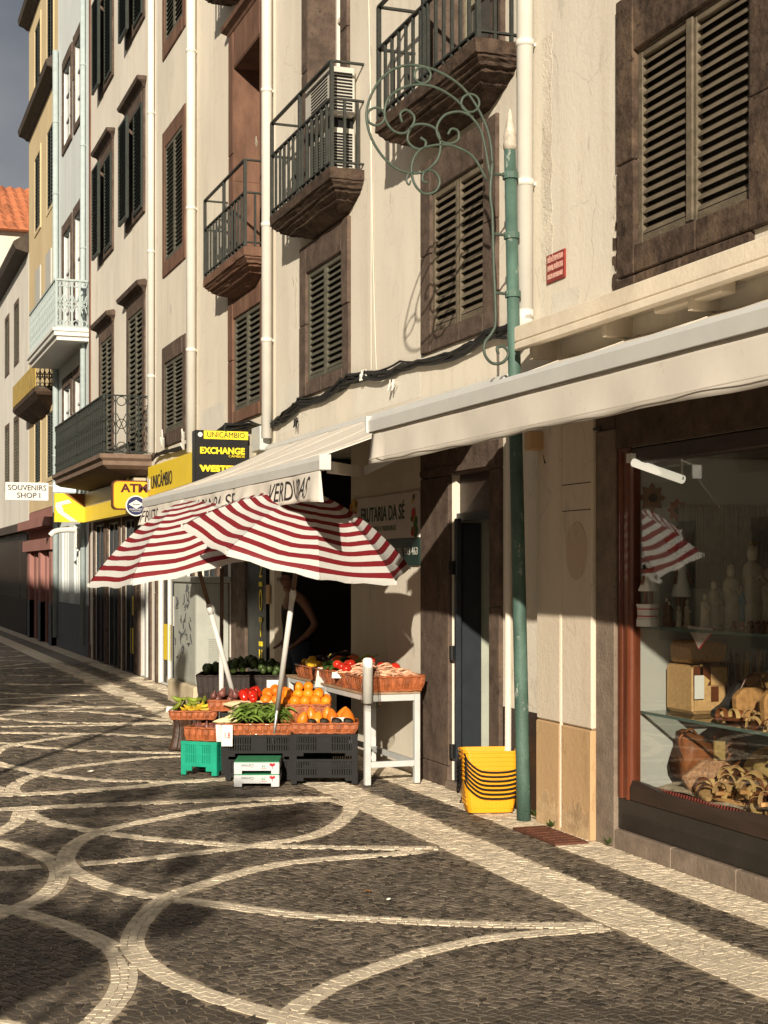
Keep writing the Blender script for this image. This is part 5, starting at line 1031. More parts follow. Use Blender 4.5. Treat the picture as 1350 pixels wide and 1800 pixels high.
fruit('tomato',MB().lathe(sc_(.042,kz=.85),n=16),tom,'tomato','red tomato on the white table','tomato','tomatoes on the table')
fruit('mango',MB().lathe(sc_(.055,kz=.9),n=16),mang,'mango','orange red mango in the table basket','mango','mangoes on the table')
fruit('lemon',MB().lathe([(.001,-.05),(.012,-.042),(.03,-.02),(.033,.005),(.024,.03),(.01,.045),(.001,.05)],n=12),lem,'lemon','yellow lemon at the far end of the table','lemon','lemons on the table')
fruit('plum',MB().lathe(sc_(.028),n=12),plum,'plum','dark plum at the far end of the table','plum','plums on the table')
fruit('lime',MB().lathe(sc_(.034,kz=1.2),n=10),lime,'lime','dull green lime in the big shaded basket','lime','limes in the big dark basket')
fruit('pepper',MB().lathe([(.001,-.05),(.02,-.045),(.03,-.02),(.036,.02),(.03,.04),(.012,.036),(.004,.055),(.001,.056)],n=10),pep,'red_pepper','glossy red pepper behind the corn basket','pepper','red peppers behind the corn')
def ban_mb(L,r):
    P=[Vector((L*math.sin(t)*.62,0,L*(1-math.cos(t))*.62)) for t in [(-1+2*i/10)*.8 for i in range(11)]]; return MB().tube(P,[r*f for f in (.3,.45,.8,.95,1,1,1,.95,.75,.42,.25)],7)
fruit('banana',ban_mb(.15,.017),ban,'banana','yellow banana in the basket on the dark stand','banana','bananas on the dark stand'); fruit('gbanana',ban_mb(.14,.019),bang,'banana','green banana in the basket on the dark stand','banana','green bananas on the dark stand')
fruit('corn',MB().tube([(x,0,0) for x in (-.11,-.09,-.05,0,.05,.09,.12,.14)],[.010,.024,.030,.031,.028,.020,.010,.004],10),cornm,'corn_cob','pale corn cob in the basket above the white cartons','corn','corn cobs in the basket')
fruit('onion',MB().lathe([(.001,-.03),(.02,-.027),(.03,-.008),(.028,.012),(.012,.026),(.004,.05),(.001,.052)],n=10),onio,'onion','purple onion in the basket behind the corn','onion','purple onions behind the corn')
def loc(bk,x,y,z): 
    r=bk.rotation_euler[2]; return bk.location+Vector((x*math.cos(r)-y*math.sin(r),x*math.sin(r)+y*math.cos(r),z))
for lay,(nx,ny,z,off) in enumerate(((5,3,.10,0),(5,3,.155,.02),(4,2,.205,.0),(2,1,.25,0))):
    for i in range(nx):
        for j in range(ny): put('orange',loc(bkB,(i-(nx-1)/2)*.078+off,(j-(ny-1)/2)*.08+.02*lay,z+random.uniform(-.006,.006)))
for i,(x,y,z) in enumerate(((-.07,-.08,.10),(.01,-.09,.105),(.08,-.08,.10),(-.05,.0,.14),(.04,.0,.15),(-.01,.08,.17),(.07,.08,.15),(-.07,.08,.14),(.0,-.04,.17))): put('bigorange',loc(bkH,x,y,z))
for x,y,z in ((-.17,-.02,.075),(-.06,-.01,.075),(.06,-.02,.08),(.17,-.01,.075),(-.10,.09,.08),(.02,.09,.10),(.13,.09,.08)): put('persimmon',loc(bkA,x,y,z+.005),1.0,(random.uniform(-.35,.35),random.uniform(-.35,.35),random.uniform(0,6)))
for x in (-.10,-.01,.08,.17): put('avocado',loc(bkA,x,-.125,.085),.9,(1.5,random.uniform(-.4,.4),random.uniform(1,2)))
for x,y,z in ((-.17,-.1,.14),(-.18,.0,.15),(-.09,.12,.16),(-.18,.12,.16),(.1,.15,.18),(-.1,.02,.17)): put('tomato',loc(tbk[1],x,y,z))
for x,y,z in ((.13,.16,.15),(.03,.19,.16)): put('tomato',loc(tbk[0],x,y,z),1.0,None,'dark red tomato at the back of the pink bean basket')
for x,y,z in ((-.08,.0,.15),(.05,.02,.155),(-.02,.12,.15),(.1,.1,.16)): put('mango',loc(tbk[2],x,y,z))
for x,y,z in ((-.18,-.12,.12),(-.17,-.02,.13),(-.18,.09,.13),(-.14,-.16,.12),(-.13,.04,.15)): put('lemon',loc(tbk[3],x,y,z),1.0,(1.4,.2,random.uniform(0,6)))
for i in range(26): put('plum',loc(tbk[3],random.uniform(-.1,.18),random.uniform(-.16,.16),.11+random.uniform(0,.05)))
for i in range(95): x=random.uniform(-.38,.38); y=random.uniform(-.2,.2); put('lime',loc(bkI,x,y,.29+.13*math.cos(x*3.2)*math.cos(y*4)+random.uniform(-.03,.02)))
for i in range(12): put('pepper',loc(bkG,random.uniform(-.06,.06),random.uniform(-.13,.1),.07+random.uniform(0,.10)),1.0,(random.uniform(-.8,.8),random.uniform(-.8,.8),random.uniform(0,6)))
for i in range(20): put('onion',loc(bkF,random.uniform(-.10,.10),random.uniform(-.11,.11),.08+random.uniform(0,.06)))
for i in range(9): put('onion',loc(bkD,random.uniform(-.1,.1),random.uniform(-.11,.11),.075+random.uniform(0,.02)),1.0,None,'purple onion in the small basket on the teal crate')
for i in range(7): put('banana',loc(bkE,-.06+.03*i+random.uniform(-.02,.02),-.10+.02*(i%3),.085+.012*(i%3)),1.0,(random.uniform(-.3,.3),random.uniform(-.5,.2),random.uniform(-.6,1.0)))
for i in range(16): put('gbanana',loc(bkE,random.uniform(-.17,.17),random.uniform(-.06,.13),.09+random.uniform(0,.09)),random.uniform(.9,1.1),(random.uniform(-.7,.7),random.uniform(-1.0,.2),random.uniform(-1.2,1.4)))
for i in range(9):
    put('corn',loc(bkC,-.15+.13*(i%3)+random.uniform(-.02,.02),.0+.055*(i//3),.125+.04*(i//3)),1.0,(0,random.uniform(-.05,.1),RZ+random.uniform(-.15,.1)+math.pi))
put('corn',loc(bkC,-.25,-.06,.10),.9,(0,.1,RZ+math.pi))
def leaves(name,label,cat,bk,n,x0,x1,y0,y1,z0,z1,mat,L=.12,w=.012,curl=.03):
    b=MB()
    for i in range(n):
        p=loc(bk,random.uniform(x0,x1),random.uniform(y0,y1),random.uniform(z0,z1)); a=RZ+random.gauss(0,.5); l=L*random.uniform(.6,1.15); d=Vector((math.cos(a),math.sin(a),random.uniform(-.2,.15))); sd=Vector((-d.y,d.x,random.uniform(-.5,.5))).normalized()*w
        prev=None; V=[]
        for k in range(6):
            t_=k/5; q=p+d*l*(t_-.5)+Vector((0,0,curl*math.sin(math.pi*t_))); ww=math.sin(math.pi*(.08+.86*t_)); V+= [q-sd*ww,q+Vector((0,0,.004)),q+sd*ww]
        b.add(V,[(3*k+j,3*k+j+1,3*k+j+4,3*k+j+3) for k in range(5) for j in range(2)])
    return tag(build(b,name,mat,smooth=True),label,cat,kind='stuff')
leaves('green_beans','heap of flat green bean pods at the front of the corn basket','beans',bkC,170,-.17,.23,-.18,.02,.085,.185,leafg,.15,.016,.04)
podb=MB()
for i in range(260):
    bk=tbk[0] if i<190 else tbk[1]; p=loc(bk,random.uniform(-.20,.21) if i<190 else random.uniform(-.2,.05),random.uniform(-.19,.16) if i<190 else random.uniform(-.19,-.02),.0); rr=math.hypot((p.x-bk.location.x)/.26,(p.y-bk.location.y)/.22); p.z=bk.location.z+.10+.085*max(0,1-rr)*random.uniform(.6,1.1)+random.uniform(-.01,.01)
    a=random.gauss(-.2,.5); l=random.uniform(.06,.11); d=Vector((math.cos(a),math.sin(a),random.uniform(-.25,.35))); podb.tube([p-d*l*.6,p-d*l*.2+Vector((0,0,.006)),p+d*l*.2+Vector((0,0,.006)),p+d*l*.6],[.003,.0065,.0065,.002],5)
tag(build(podb,'bean_pods',podm,smooth=True),'heap of pink striped bean pods spilling over the front table baskets','beans',kind='stuff')
t=thing('asparagus_bunch','bunch of green asparagus lying across the table baskets','asparagus',loc(tbk[2],.02,-.22,.13)); 
for i in range(9):
    a=loc(tbk[2],-.16+.008*i,-.26+.006*i,.11+random.uniform(0,.02)); c=loc(tbk[1],.10+.015*i,.30+random.uniform(-.03,.03),.20+random.uniform(0,.03)); build(MB().tube([a,a.lerp(c,.8),a.lerp(c,.92),c],[.005,.005,.008,.002],6),'spear',skin('asparagus_green',(.25,.33,.07),var=.3),t)
leaves('leafy_greens','dark leafy greens tucked under the mangoes','greens',tbk[2],40,-.2,.0,-.18,.0,.10,.17,skin('dark_leaf',(.05,.11,.02),var=.4),.16,.03)
# price cards
def card_(label,p,w,h,rz,tilt,marks=None,mat=wht):
    t=thing('price_card',label,'price card',p,rz); t.rotation_euler=(tilt,0,rz); n=6
    b=MB(); b.add([(w*(i/n-.5),.02*h*math.sin(i/n*3.1)*2,h*j) for i in range(n+1) for j in (0,1)],[(2*i,2*i+2,2*i+3,2*i+1) for i in range(n)]); o=build(b,'card',mat,t,world=False); solid(o,.0015)
    if marks:
        o=text(marks,cred,None,(0,-.004,h*.5),h*.4,'y','price',w=w*.5,extr=.0004); o.parent=t
    return t
card_('white price card 1,8 hanging from the corn basket',loc(bkC,-.24,-.225,-.08),.085,.16,RZ-.15,-.05,'1,8'); card_('second white price card left of the one reading 1,8',loc(bkC,-.30,-.19,-.05),.05,.13,RZ-.5,.1)
card_('tilted blank white card at the banana basket',loc(bkE,-.20,-.02,.06),.11,.05,RZ-.3,-.5); card_('white card among the persimmons',loc(bkA,.10,-.10,.085),.10,.045,RZ,-.9); card_('small white card behind the large oranges',loc(bkH,-.03,.17,.17),.10,.07,RZ,-.1)
card_('white card hanging from the third table basket',loc(tbk[2],-.24,-.05,-.04),.12,.16,-1.2,-.2); card_('white card laid on the tomato basket',loc(tbk[1],-.24,-.14,.07),.12,.05,-.5,-.5)
# roll of produce bags at the table corner
t=thing('bag_roll','upright roll of clear produce bags at the corner of the white table','bag roll',(3.62,10.33,.6)); pb=Vector((3.605,10.27,.64))
build(MB().lathe([(.012,-.02),(.036,-.015),(.038,.30),(.03,.315),(.012,.32)],pb,16),'roll',M('bag_roll_white',(.75,.75,.72),.35,.05,20),t,smooth=True)
bgm=glassm('clear_bag',(.75,.74,.72),1,1.5); b=canvas(10,8,lambda s,q:(pb.x+.05*math.cos(2.2+4.2*s)*(1+.5*q)+.02*math.sin(9*s),pb.y+.05*math.sin(2.2+4.2*s)*(1+.35*q)-.01,pb.z+.27-.30*q+.02*math.sin(7*s))); build(b,'hanging_bag',bgm,t,smooth=True)
b=canvas(8,6,lambda s,q:(loc(tbk[2],-.1+.26*s,.1+.12*q,.19+.05*math.sin(3.1*s)*math.sin(3.1*q)+.012*math.sin(17*s+9*q)))); tag(build(b,'plastic_bag',bgm,smooth=True),'crumpled clear plastic bag on top of the mangoes','plastic bag')
# ================================================================ yellow shopping baskets
ybm=M('yellow_plastic',(.74,.33,.012),.38,.06,4,spec=.4); yb=grd(862,1434); RB=RZ+.10
def ybasket(label,c,i,top):
    t=thing('shopping_basket',label,'shopping basket',c,RB,'nested yellow shopping baskets'); L,Wd,H=.375,.26,.235; b=MB(); N_=10
    def ring(k,z,ins=0): return [(x*k*(1-ins),y*k*(1-ins),z) for x,y in rrect(-L/2,L/2,-Wd/2,Wd/2,.05,4)]
    b.loft([ring(.80,0),ring(.86,.05),ring(.97,H-.035),ring(.975,H-.012),ring(1.02,H-.012),ring(1.02,H),ring(.965,H),ring(.80,.012)]); build(b,'shell',ybm,t,world=False,smooth=False)
    if i==0:
        g=MB()
        for s in range(12):
            x=-L/2*.72+L*.72*s/11; g.box(x-.004,x+.004,-Wd/2*.86-.004,-Wd/2*.86+.02,.03,.10)
        for s in range(7):
            y=-Wd/2*.6+Wd*.6*s/6
            for z in (.05,.08,.11,.14): g.box(-L/2*(.83+z*.55)-.003,-L/2*.8,y-.010,y+.010,z,z+.017)
        build(g,'grille',ybm,t,world=False)
    hm=MB(); P=[Vector((-L/2*.96,-Wd/2*.75-.01,H-.02)),Vector((-L/2*.88,-Wd/2-.012,H-.06)),Vector((-L/2*.55,-Wd/2-.016,H-.115)),Vector((-L/2*.2,-Wd/2-.016,H-.135)),Vector((L/2*.5,-Wd/2-.016,H-.135)),Vector((L/2*.9,-Wd/2-.012,H-.115)),Vector((L/2*.99,-Wd/2*.8,H-.09))]
    hm.tube(curve(P,4),.0065,6); build(hm,'handle',blackp,t,world=False,smooth=True); hm=MB(); hm.tube(curve([Vector((-L/2*.98,Wd/2*.4,H-.02)),Vector((-L/2-.018,Wd/2*.2,H-.09)),Vector((-L/2-.02,-Wd/2*.2,H-.11)),Vector((-L/2-.01,-Wd/2*.6,H-.05))],4),.006,6); build(hm,'handle',blackp,t,world=False,smooth=True)
    return t
nm_=['bottom','second','third','fourth','fifth','sixth','topmost']
for i in range(7): ybasket('%s yellow basket in the nested stack by the green pole'%nm_[i],Vector((yb.x+.05+random.uniform(-.002,.002),yb.y+.14,Z0+i*.0285)),i,i==6)
# ================================================================ air conditioners on the balcony
acm=M('aged_white_enamel',(.48,.46,.41),.5,.08,6,stain=(.4,.33,.22),stainamt=.4)
for i,(z0,z1,lb) in enumerate(((5.07,5.45,'lower white air conditioner on the iron balcony above the fruit shop'),(5.56,5.98,'upper white air conditioner on the iron balcony above the fruit shop'))):
    t=thing('air_conditioner',lb,'air conditioner',(4.05,12.5,z0)); x0,x1,y0,y1=3.94,4.17,12.2,12.95
    build(MB().box(x0,x1,y0,y1,z0,z1),'case',acm,t,bev=.012)
    for k in range(12): build(MB().box(x0+.03,x1-.03,y0-.006,y0+.001,z0+.04+(z1-z0-.08)*k/12,z0+.055+(z1-z0-.08)*k/12),'side_vent',blackp,t)
    for k in range(12): build(MB().box(x0-.006,x0+.001,y0+.08,y0+.55,z0+.04+(z1-z0-.08)*k/12,z0+.048+(z1-z0-.08)*k/12),'grille_bar',blackp,t)
    for y in (y0+.1,y1-.1): build(MB().box(x0,x1,y-.02,y+.02,z0-.11 if i else z0-.02,z0),'bracket',blackp,t)
# ================================================================ shopkeeper in the doorway
pr=thing('person','person in dark tank top and jeans standing in the shaded fruit shop doorway','person',(4.10,13.7,.0)); pr.rotation_euler=(0,0,.15)
def skinned(name,V,E,mat,sub=2,root=0):
    me=bpy.data.meshes.new(name); me.from_pydata([v[:3] for v in V],E,[]); o=bpy.data.objects.new(name,me); col.objects.link(o); o.parent=pr
    sk=o.modifiers.new('skin','SKIN'); sk.use_smooth_shade=True
    if not me.skin_vertices: me.skin_vertices.new()
    for i,v in enumerate(V): me.skin_vertices[0].data[i].radius=(v[3],v[3] if len(v)<5 else v[4]); me.skin_vertices[0].data[i].use_root=(i==root)
    sb=o.modifiers.new('subdivision','SUBSURF'); sb.levels=sub; sb.render_levels=sub; me.materials.append(mat); return o
skn=M('skin',(.22,.11,.07),.5,.08,10,sub=.1)
V=[(0,0,.92,.11,.14),(-.01,0,1.06,.09,.12),(-.03,0,1.22,.10,.14),(-.05,0,1.34,.06,.09),(-.075,0,1.39,.045),(-.095,0,1.44,.05),(-.115,0,1.49,.082,.07),(-.105,0,1.545,.085,.075),(-.09,0,1.595,.06)]
E=[(i,i+1) for i in range(8)]
V+=[(-.185,0,1.485,.014),(-.165,0,1.445,.022)]; E+=[(6,9),(5,10)]    # nose, chin
for s in (-1,1):
    k=len(V); V+=[(-.03,s*.14,1.325,.05),(.02,s*.18,1.22,.042),(.08,s*.215,1.09,.038),(.01,s*.20,1.00,.033),(-.07,s*.17,.93,.024),(-.10,s*.16,.905,.030,.016),(-.135,s*.155,.88,.028,.013)]; E+=[(3,k)]+[(k+i,k+i+1) for i in range(6)]
    for j,(dy,l) in enumerate(((-.022,.055),(-.008,.068),(.008,.064),(.022,.048))): m=len(V); V+=[(-.165,s*.155+dy,.862,.0085),(-.165-l*.5,s*.155+dy,.845,.0075)]; E+=[(k+6,m),(m,m+1)]
    m=len(V); V+=[(-.105,s*.155-s*.03,.872,.010),(-.125,s*.155-s*.04,.845,.008)]; E+=[(k+5,m),(m,m+1)]
    k=len(V); V+=[(.0,s*.085,.84,.085),(-.02,s*.09,.50,.056),(.0,s*.09,.28,.052),(.02,s*.09,.09,.036),(-.04,s*.095,.045,.036),(-.13,s*.10,.035,.030)]; E+=[(0,k)]+[(k+i,k+i+1) for i in range(5)]
skinned('body',V,E,skn)
jean=M('dark_denim',(.035,.05,.08),.85,.2,30,.3,200); top=M('black_cotton',(.015,.014,.014),.9,.2,20)
V=[(0,0,.94,.12,.15),(0,0,.98,.112,.142)];E=[(0,1)]
for s in (-1,1): k=len(V); V+=[(.0,s*.085,.82,.098),(-.02,s*.09,.50,.070),(.0,s*.09,.28,.066),(.015,s*.09,.11,.060)]; E+=[(0,k)]+[(k+i,k+i+1) for i in range(3)]
skinned('jeans',V,E,jean)
skinned('tank_top',[(0,0,.88,.17),(0,0,.96,.165),(-.01,0,1.06,.15),(-.03,0,1.2,.16),(-.035,0,1.27,.12),(-.04,.09,1.36,.022),(-.04,-.09,1.36,.022)],[(0,1),(1,2),(2,3),(3,4),(4,5),(4,6)],top)
hair=M('dark_hair',(.015,.010,.008),.6,.3,30,.4,120); b=MB(); b.lathe([(.001,-.09),(.06,-.075),(.088,-.02),(.09,.03),(.07,.075),(.03,.097),(.001,.1)],(-.085,0,1.555),16,sy=.92); b.lathe([(.001,-.04),(.03,-.028),(.042,0),(.03,.03),(.001,.042)],(.02,0,1.53),12); build(b,'hair',hair,pr,world=False,smooth=True)
b=MB()
for s in (-1,1): b.tube([(-.195,s*.036+.026*math.cos(a),1.515+.02*math.sin(a)) for a in [k*math.pi/6 for k in range(12)]],.003,5,closed=True); b.tube([(-.193,s*.062,1.518),(-.09,s*.082,1.515)],.003,5)
b.tube([(-.195,-.01,1.517),(-.195,.01,1.517)],.003,5); build(b,'glasses',blackp,pr,world=False)
# ================================================================ things in the shop window
cork=M('cork_leather',(.42,.22,.08),.6,.3,40,.3,150,speck=(.22,.09,.03),speckamt=.6,speckscale=60); corkl=M('pale_cork',(.52,.32,.14),.6,.2,40,.2,150); lthr=M('tan_leather',(.22,.075,.025),.5,.45,12,.5,40,coat=.08); brl=M('brown_leather',(.10,.03,.012),.35,.3,12,.2,80); blkl=M('black_leather',(.012,.011,.011),.35); flor=M('printed_cork_cloth',(.36,.20,.11),.8,.6,55,.3,120,speck=(.14,.05,.03),speckamt=.9,speckscale=45); straw=M('straw',(.55,.36,.14),.7,.15,40,.3,150)
ZS=.802; ZF=.357
def slabshape(name,label,cat,poly,x0,x1,mat,bev=.01,group=None,tilt=0):
    return tag(build(MB().prism(poly,'x',x0,x1),name,mat,bev=bev,smooth=False),label,cat,group)
t=thing('handbag','patchwork cork handbag with a white tag on the glass shelf','handbag',(4.6,7.2,ZS)); y1=7.38
def pw(u,v,x): p=at(u,v,x); return p
b=MB().box(4.40,4.62,7.10,7.40,ZS,ZS+.27); build(b,'bag_body',corkl,t,bev=.02); 
def fq(x0,x1,z0,z1,mt,nm='patch'): build(MB().box(x0,x1,7.094,7.0995,ZS+z0,ZS+z1),nm,mt,t,bev=.002)
fq(4.40,4.51,.16,.27,brl); fq(4.51,4.615,.16,.26,corkl); fq(4.405,4.51,.02,.16,corkl); fq(4.51,4.56,.07,.155,brl); fq(4.44,4.46,.20,.28,straw,'strap')
build(MB().prism([(4.41,ZS+.28),(4.64,ZS+.28),(4.66,ZS+.38),(4.62,ZS+.40),(4.43,ZS+.41),(4.405,ZS+.38)],'y',7.15,7.36),'bag_flap',cork,t,bev=.012)
build(MB().box(4.39,4.45,7.07,7.075,ZS+.09,ZS+.22),'tag',wht,t); build(MB().prism([(4.45,ZS+.12),(4.49,ZS+.19),(4.45,ZS+.22)],'y',7.075,7.08),'tag',straw,t)
t=thing('handbag','half round cork bag behind the black wedge shoe','handbag',(4.75,6.95,ZS)); P=[(4.56+.44*i/16,ZS+.235*math.sin(math.pi*i/16)**.6) for i in range(17)]; build(MB().prism(P,'y',6.92,7.05),'bag_body',cork,t,bev=.015); build(MB().prism([(4.68+.16*i/8,ZS+.08*math.sin(math.pi*i/8)) for i in range(9)],'y',6.905,6.918),'pocket',lthr,t)
t=thing('wedge_shoe','black wedge shoe on the glass shelf','shoe',(4.5,6.95,ZS)); build(MB().prism([(4.40,ZS),(4.62,ZS),(4.63,ZS+.09),(4.58,ZS+.20),(4.545,ZS+.20),(4.46,ZS+.08),(4.39,ZS+.04)],'y',6.86,6.93),'upper',blkl,t,bev=.012); build(MB().prism([(4.39,ZS+.0),(4.45,ZS+.0),(4.44,ZS+.045),(4.40,ZS+.035)],'y',6.85,6.858),'toe_cap',corkl,t,bev=.004); build(MB().prism([(4.48,ZS+.03),(4.60,ZS+.075),(4.60,ZS+.09),(4.48,ZS+.045)],'y',6.852,6.858),'band',corkl,t)
t=thing('bottle_case','bottle shaped brown leather case at the right of the glass shelf','bottle',(4.6,6.1,ZS)); build(MB().lathe([(.085,0),(.088,.2),(.07,.25),(.035,.28),(.033,.40),(.04,.405),(.04,.43),(.001,.43)],(4.62,6.25,ZS),18),'body',lthr,t,smooth=True); build(MB().lathe([(.036,.27),(.036,.36)],(4.62,6.25,ZS),14),'neck_band',cred,t)
def sandal(label,p,rz,s=1.0,tilt=0,mt=corkl,group='sandals heaped in the shop window'):
    t=thing('sandal',label,'sandal',p,rz,group); t.rotation_euler=(tilt,random.uniform(-.25,.25),rz); P=[]
    for i in range(14): a=2*math.pi*i/14; P.append((.125*s*math.cos(a),(.042+.010*math.cos(a))*s*math.sin(a)))
    build(MB().prism(P,'z',0,.022*s),'sole',mt,t,world=False,bev=.003)
    for x,h in ((.055,.05),(.02,.055),(-.07,.06)):
        o=build(canvas(8,1,lambda u,v:((x+.016*(v-.5)*2)*s,.047*s*math.cos(math.pi*u),(.018+h*math.sin(math.pi*u))*s)),'strap',random.choice((lthr,straw,brl,corkl)),t,world=False); solid(o,.003)
    return t
for i in range(54):
    y=random.uniform(5.7,7.0); x=random.uniform(4.30,4.60); sandal('strappy cork sandal in the heap on the shop window floor',(x,y,ZF+.02+random.uniform(0,.10)),random.uniform(-1,1)+1.2,1.0,random.uniform(-.3,.3),random.choice((corkl,straw,cork)))
for i in range(9): sandal('strappy sandal standing along the glass shelf',(random.uniform(4.3,4.45),6.72-.13*i,ZS+.005),random.uniform(-.3,.3)+.3,.85,random.uniform(-.1,.6),random.choice((corkl,straw,brl)),'sandals on the glass shelf')
# more goods: canes behind the shelf, straw hats, purses and baskets
t=thing('cane_rack','row of thin dark canes standing behind the cork bags','canes',(4.9,7.1,ZS))
for i in range(22): x=4.66+.02*i; build(MB().tube([(x,7.22+random.uniform(-.03,.03),ZS),(x+random.uniform(-.02,.02),7.22,ZS+random.uniform(.28,.36))],random.uniform(.004,.008),6),'cane',random.choice((brl,blkl,straw,dkwood)),t)
for i in range(8):
    y=6.75-.16*i; x=4.55+.06*math.sin(i*2); hh_=random.uniform(.09,.2); mt=random.choice((cork,lthr,corkl,brl)); P=[(x-.11,ZS),(x+.11,ZS),(x+.12,ZS+hh_*.8),(x+.07,ZS+hh_),(x-.07,ZS+hh_),(x-.12,ZS+hh_*.75)]
    t=thing('purse','small %s purse in the row behind the shelf sandals'%{'cork_leather':'speckled cork','tan_leather':'tan leather','pale_cork':'pale cork','brown_leather':'dark brown'}[mt.name],'purse',(x,y,ZS),group='purses on the glass shelf'); build(MB().prism(P,'y',y-.03,y+.03),'purse_body',mt,t,bev=.012); build(MB().tube(curve([Vector((x-.08,y,ZS+hh_*.95)),Vector((x-.03,y,ZS+hh_*1.35)),Vector((x+.04,y,ZS+hh_*1.35)),Vector((x+.08,y,ZS+hh_*.95))]),.005,6),'purse_handle',brl,t)
for i in range(6):
    y=6.85-.26*i; x=4.72+.05*math.sin(i*3); t=thing('straw_hat','woven straw hat propped behind the sandals on the window floor','hat',(x,y,ZF),group='straw hats on the window floor'); ax=Vector((-.75,-.5,.5)); build(MB().lathe([(.001,.085),(.06,.08),(.075,.05),(.08,.012),(.15,.0),(.155,-.006),(.15,-.008),(.078,.004)],(x,y,ZF+.15),22,ax=ax),'hat_body',random.choice((straw,corkl,flor)),t,smooth=True); build(MB().lathe([(.0825,.012),(.079,.034)],(x,y,ZF+.15),22,ax=ax),'hat_band',random.choice((brl,cred,blkl)),t)
# patterned rumpled cloth, leather holdall, cork cloth, fan
def rump(s,q): return (4.27+.5*q,7.35-2.6*s,ZF+.012+.03*abs(math.sin(13*s+3*q))*abs(math.sin(5*q+7*s))+.012*math.sin(29*s)*math.sin(17*q))
o=tag(build(canvas(90,24,rump),'display_cloth',M('striped_display_cloth',(.50,.42,.30),.9,.5,16,.3,90,speck=(.12,.08,.05),speckamt=.8,speckscale=20),smooth=True),'rumpled patterned cloth covering the floor of the shop window','cloth')
t=thing('holdall','glossy tan leather holdall pinched in the middle by a pale band','bag',(4.6,7.2,ZF)); rings=[]
for i in range(17):
    f=i/16; x=4.40+.38*f; h=.13*(1-.42*math.exp(-((f-.5)/.16)**2))*(1-.35*max(0,abs(f-.5)*2-.75)*4*.3)+.02; w=.10*(1-.3*math.exp(-((f-.5)/.16)**2)); cz=ZF+.20-.02*f
    rings.append([(x+.02*math.sin(3*a),7.24+w*math.cos(a),cz+h*math.sin(a)*(1+.06*math.sin(5*a+9*f))) for a in [k*2*math.pi/18 for k in range(18)]])
MB_=MB(); MB_.loft(rings); build(MB_,'bag_body',lthr,t,smooth=True); build(MB().box(4.555,4.625,7.12,7.15,ZF+.17,ZF+.30),'band',straw,t,bev=.008); build(MB().tube(curve([Vector((4.40,7.2,ZF+.2)),Vector((4.36,7.18,ZF+.3)),Vector((4.42,7.17,ZF+.36)),Vector((4.47,7.18,ZF+.33))]),.007,7),'handle',lthr,t)
t=thing('cork_cloth','folded floral cork cloth leaning below the leather holdall','cloth',(4.5,7.1,ZF)); build(MB().prism([(4.29,ZF+.11),(4.42,ZF+.20),(4.60,ZF+.19),(4.66,ZF+.02),(4.36,ZF+.01)],'y',7.02,7.06),'cloth_face',flor,t,bev=.01)
t=thing('hand_fan','open pale wooden hand fan at the bottom corner of the shop window','fan',(4.4,6.98,ZF)); P=[(4.42,ZF+.015)]+[(4.42+.10*math.cos(a),ZF+.015+.095*math.sin(a)) for a in [.15+2.7*k/12 for k in range(13)]]; build(MB().prism(P,'y',6.96,6.968),'leaf',straw,t); build(MB().box(4.38,4.44,6.955,6.97,ZF+.0,ZF+.03),'guard',corkl,t,bev=.004)
ft=MB()
for i in range(70): y=7.3-.028*i; ft.tube([(4.262,y,ZF+.03),(4.255,y+.006,ZF-.0)],.006,5)
tag(build(ft,'cloth_fringe',M('dark_red_fringe',(.22,.04,.03),.9,.4,40)),'dark red fringe along the front edge of the display cloth','fringe')
# statuettes on the upper shelf
ZU=1.287
robe=[M('plaster_statue',(.38,.33,.25),.6,.15,20),M('cream_statue',(.46,.40,.30),.55,.1,20),M('blue_robe',(.10,.20,.25),.5,.2,10),M('brown_robe',(.14,.08,.05),.6,.2,10)]
def statue(label,x,y,h,mt,crown=False):
    t=thing('statuette',label,'statuette',(x,y,ZU),0,'religious statuettes on the upper shelf'); r=h*.15
    build(MB().lathe([(r*1.15,0),(r*1.15,h*.05),(r*.95,h*.07),(r*1.0,h*.2),(r*.85,h*.5),(r*.95,h*.62),(r*.8,h*.74),(r*.35,h*.80)],(x,y,ZU),14,sy=.8),'robe',robe[mt],t,smooth=True); build(MB().lathe([(.001,-.09*h),(.05*h,-.07*h),(.062*h,0),(.05*h,.06*h),(.001,.085*h)],(x,y,ZU+h*.88),12),'head',robe[1],t,smooth=True)
    o=build(MB().lathe([(r*.9,h*.5),(r*.72,h*.72),(.055*h,h*.79),(.075*h,h*.88),(.056*h,h*.965),(.001,h)],(x+.012*h,y+.02*h,ZU),14),'veil',robe[mt],t,smooth=True)
    for s in (-1,1): build(MB().tube([(x+s*r*.75,y,ZU+h*.68),(x+s*r*.5,y-r*.8,ZU+h*.55),(x,y-r*1.05,ZU+h*.62)],[h*.035,h*.03,h*.018],6),'arm',robe[mt],t)
    if crown: build(MB().tube([(x+h*.055*math.cos(a),y+h*.055*math.sin(a),ZU+h*(1.0+.02*(k%2))) for k,a in enumerate([j*math.pi/6 for j in range(12)])],h*.012,5,closed=True),'crown',M('gilt',(.5,.35,.1),.3,.1,5,metal=.8),t)
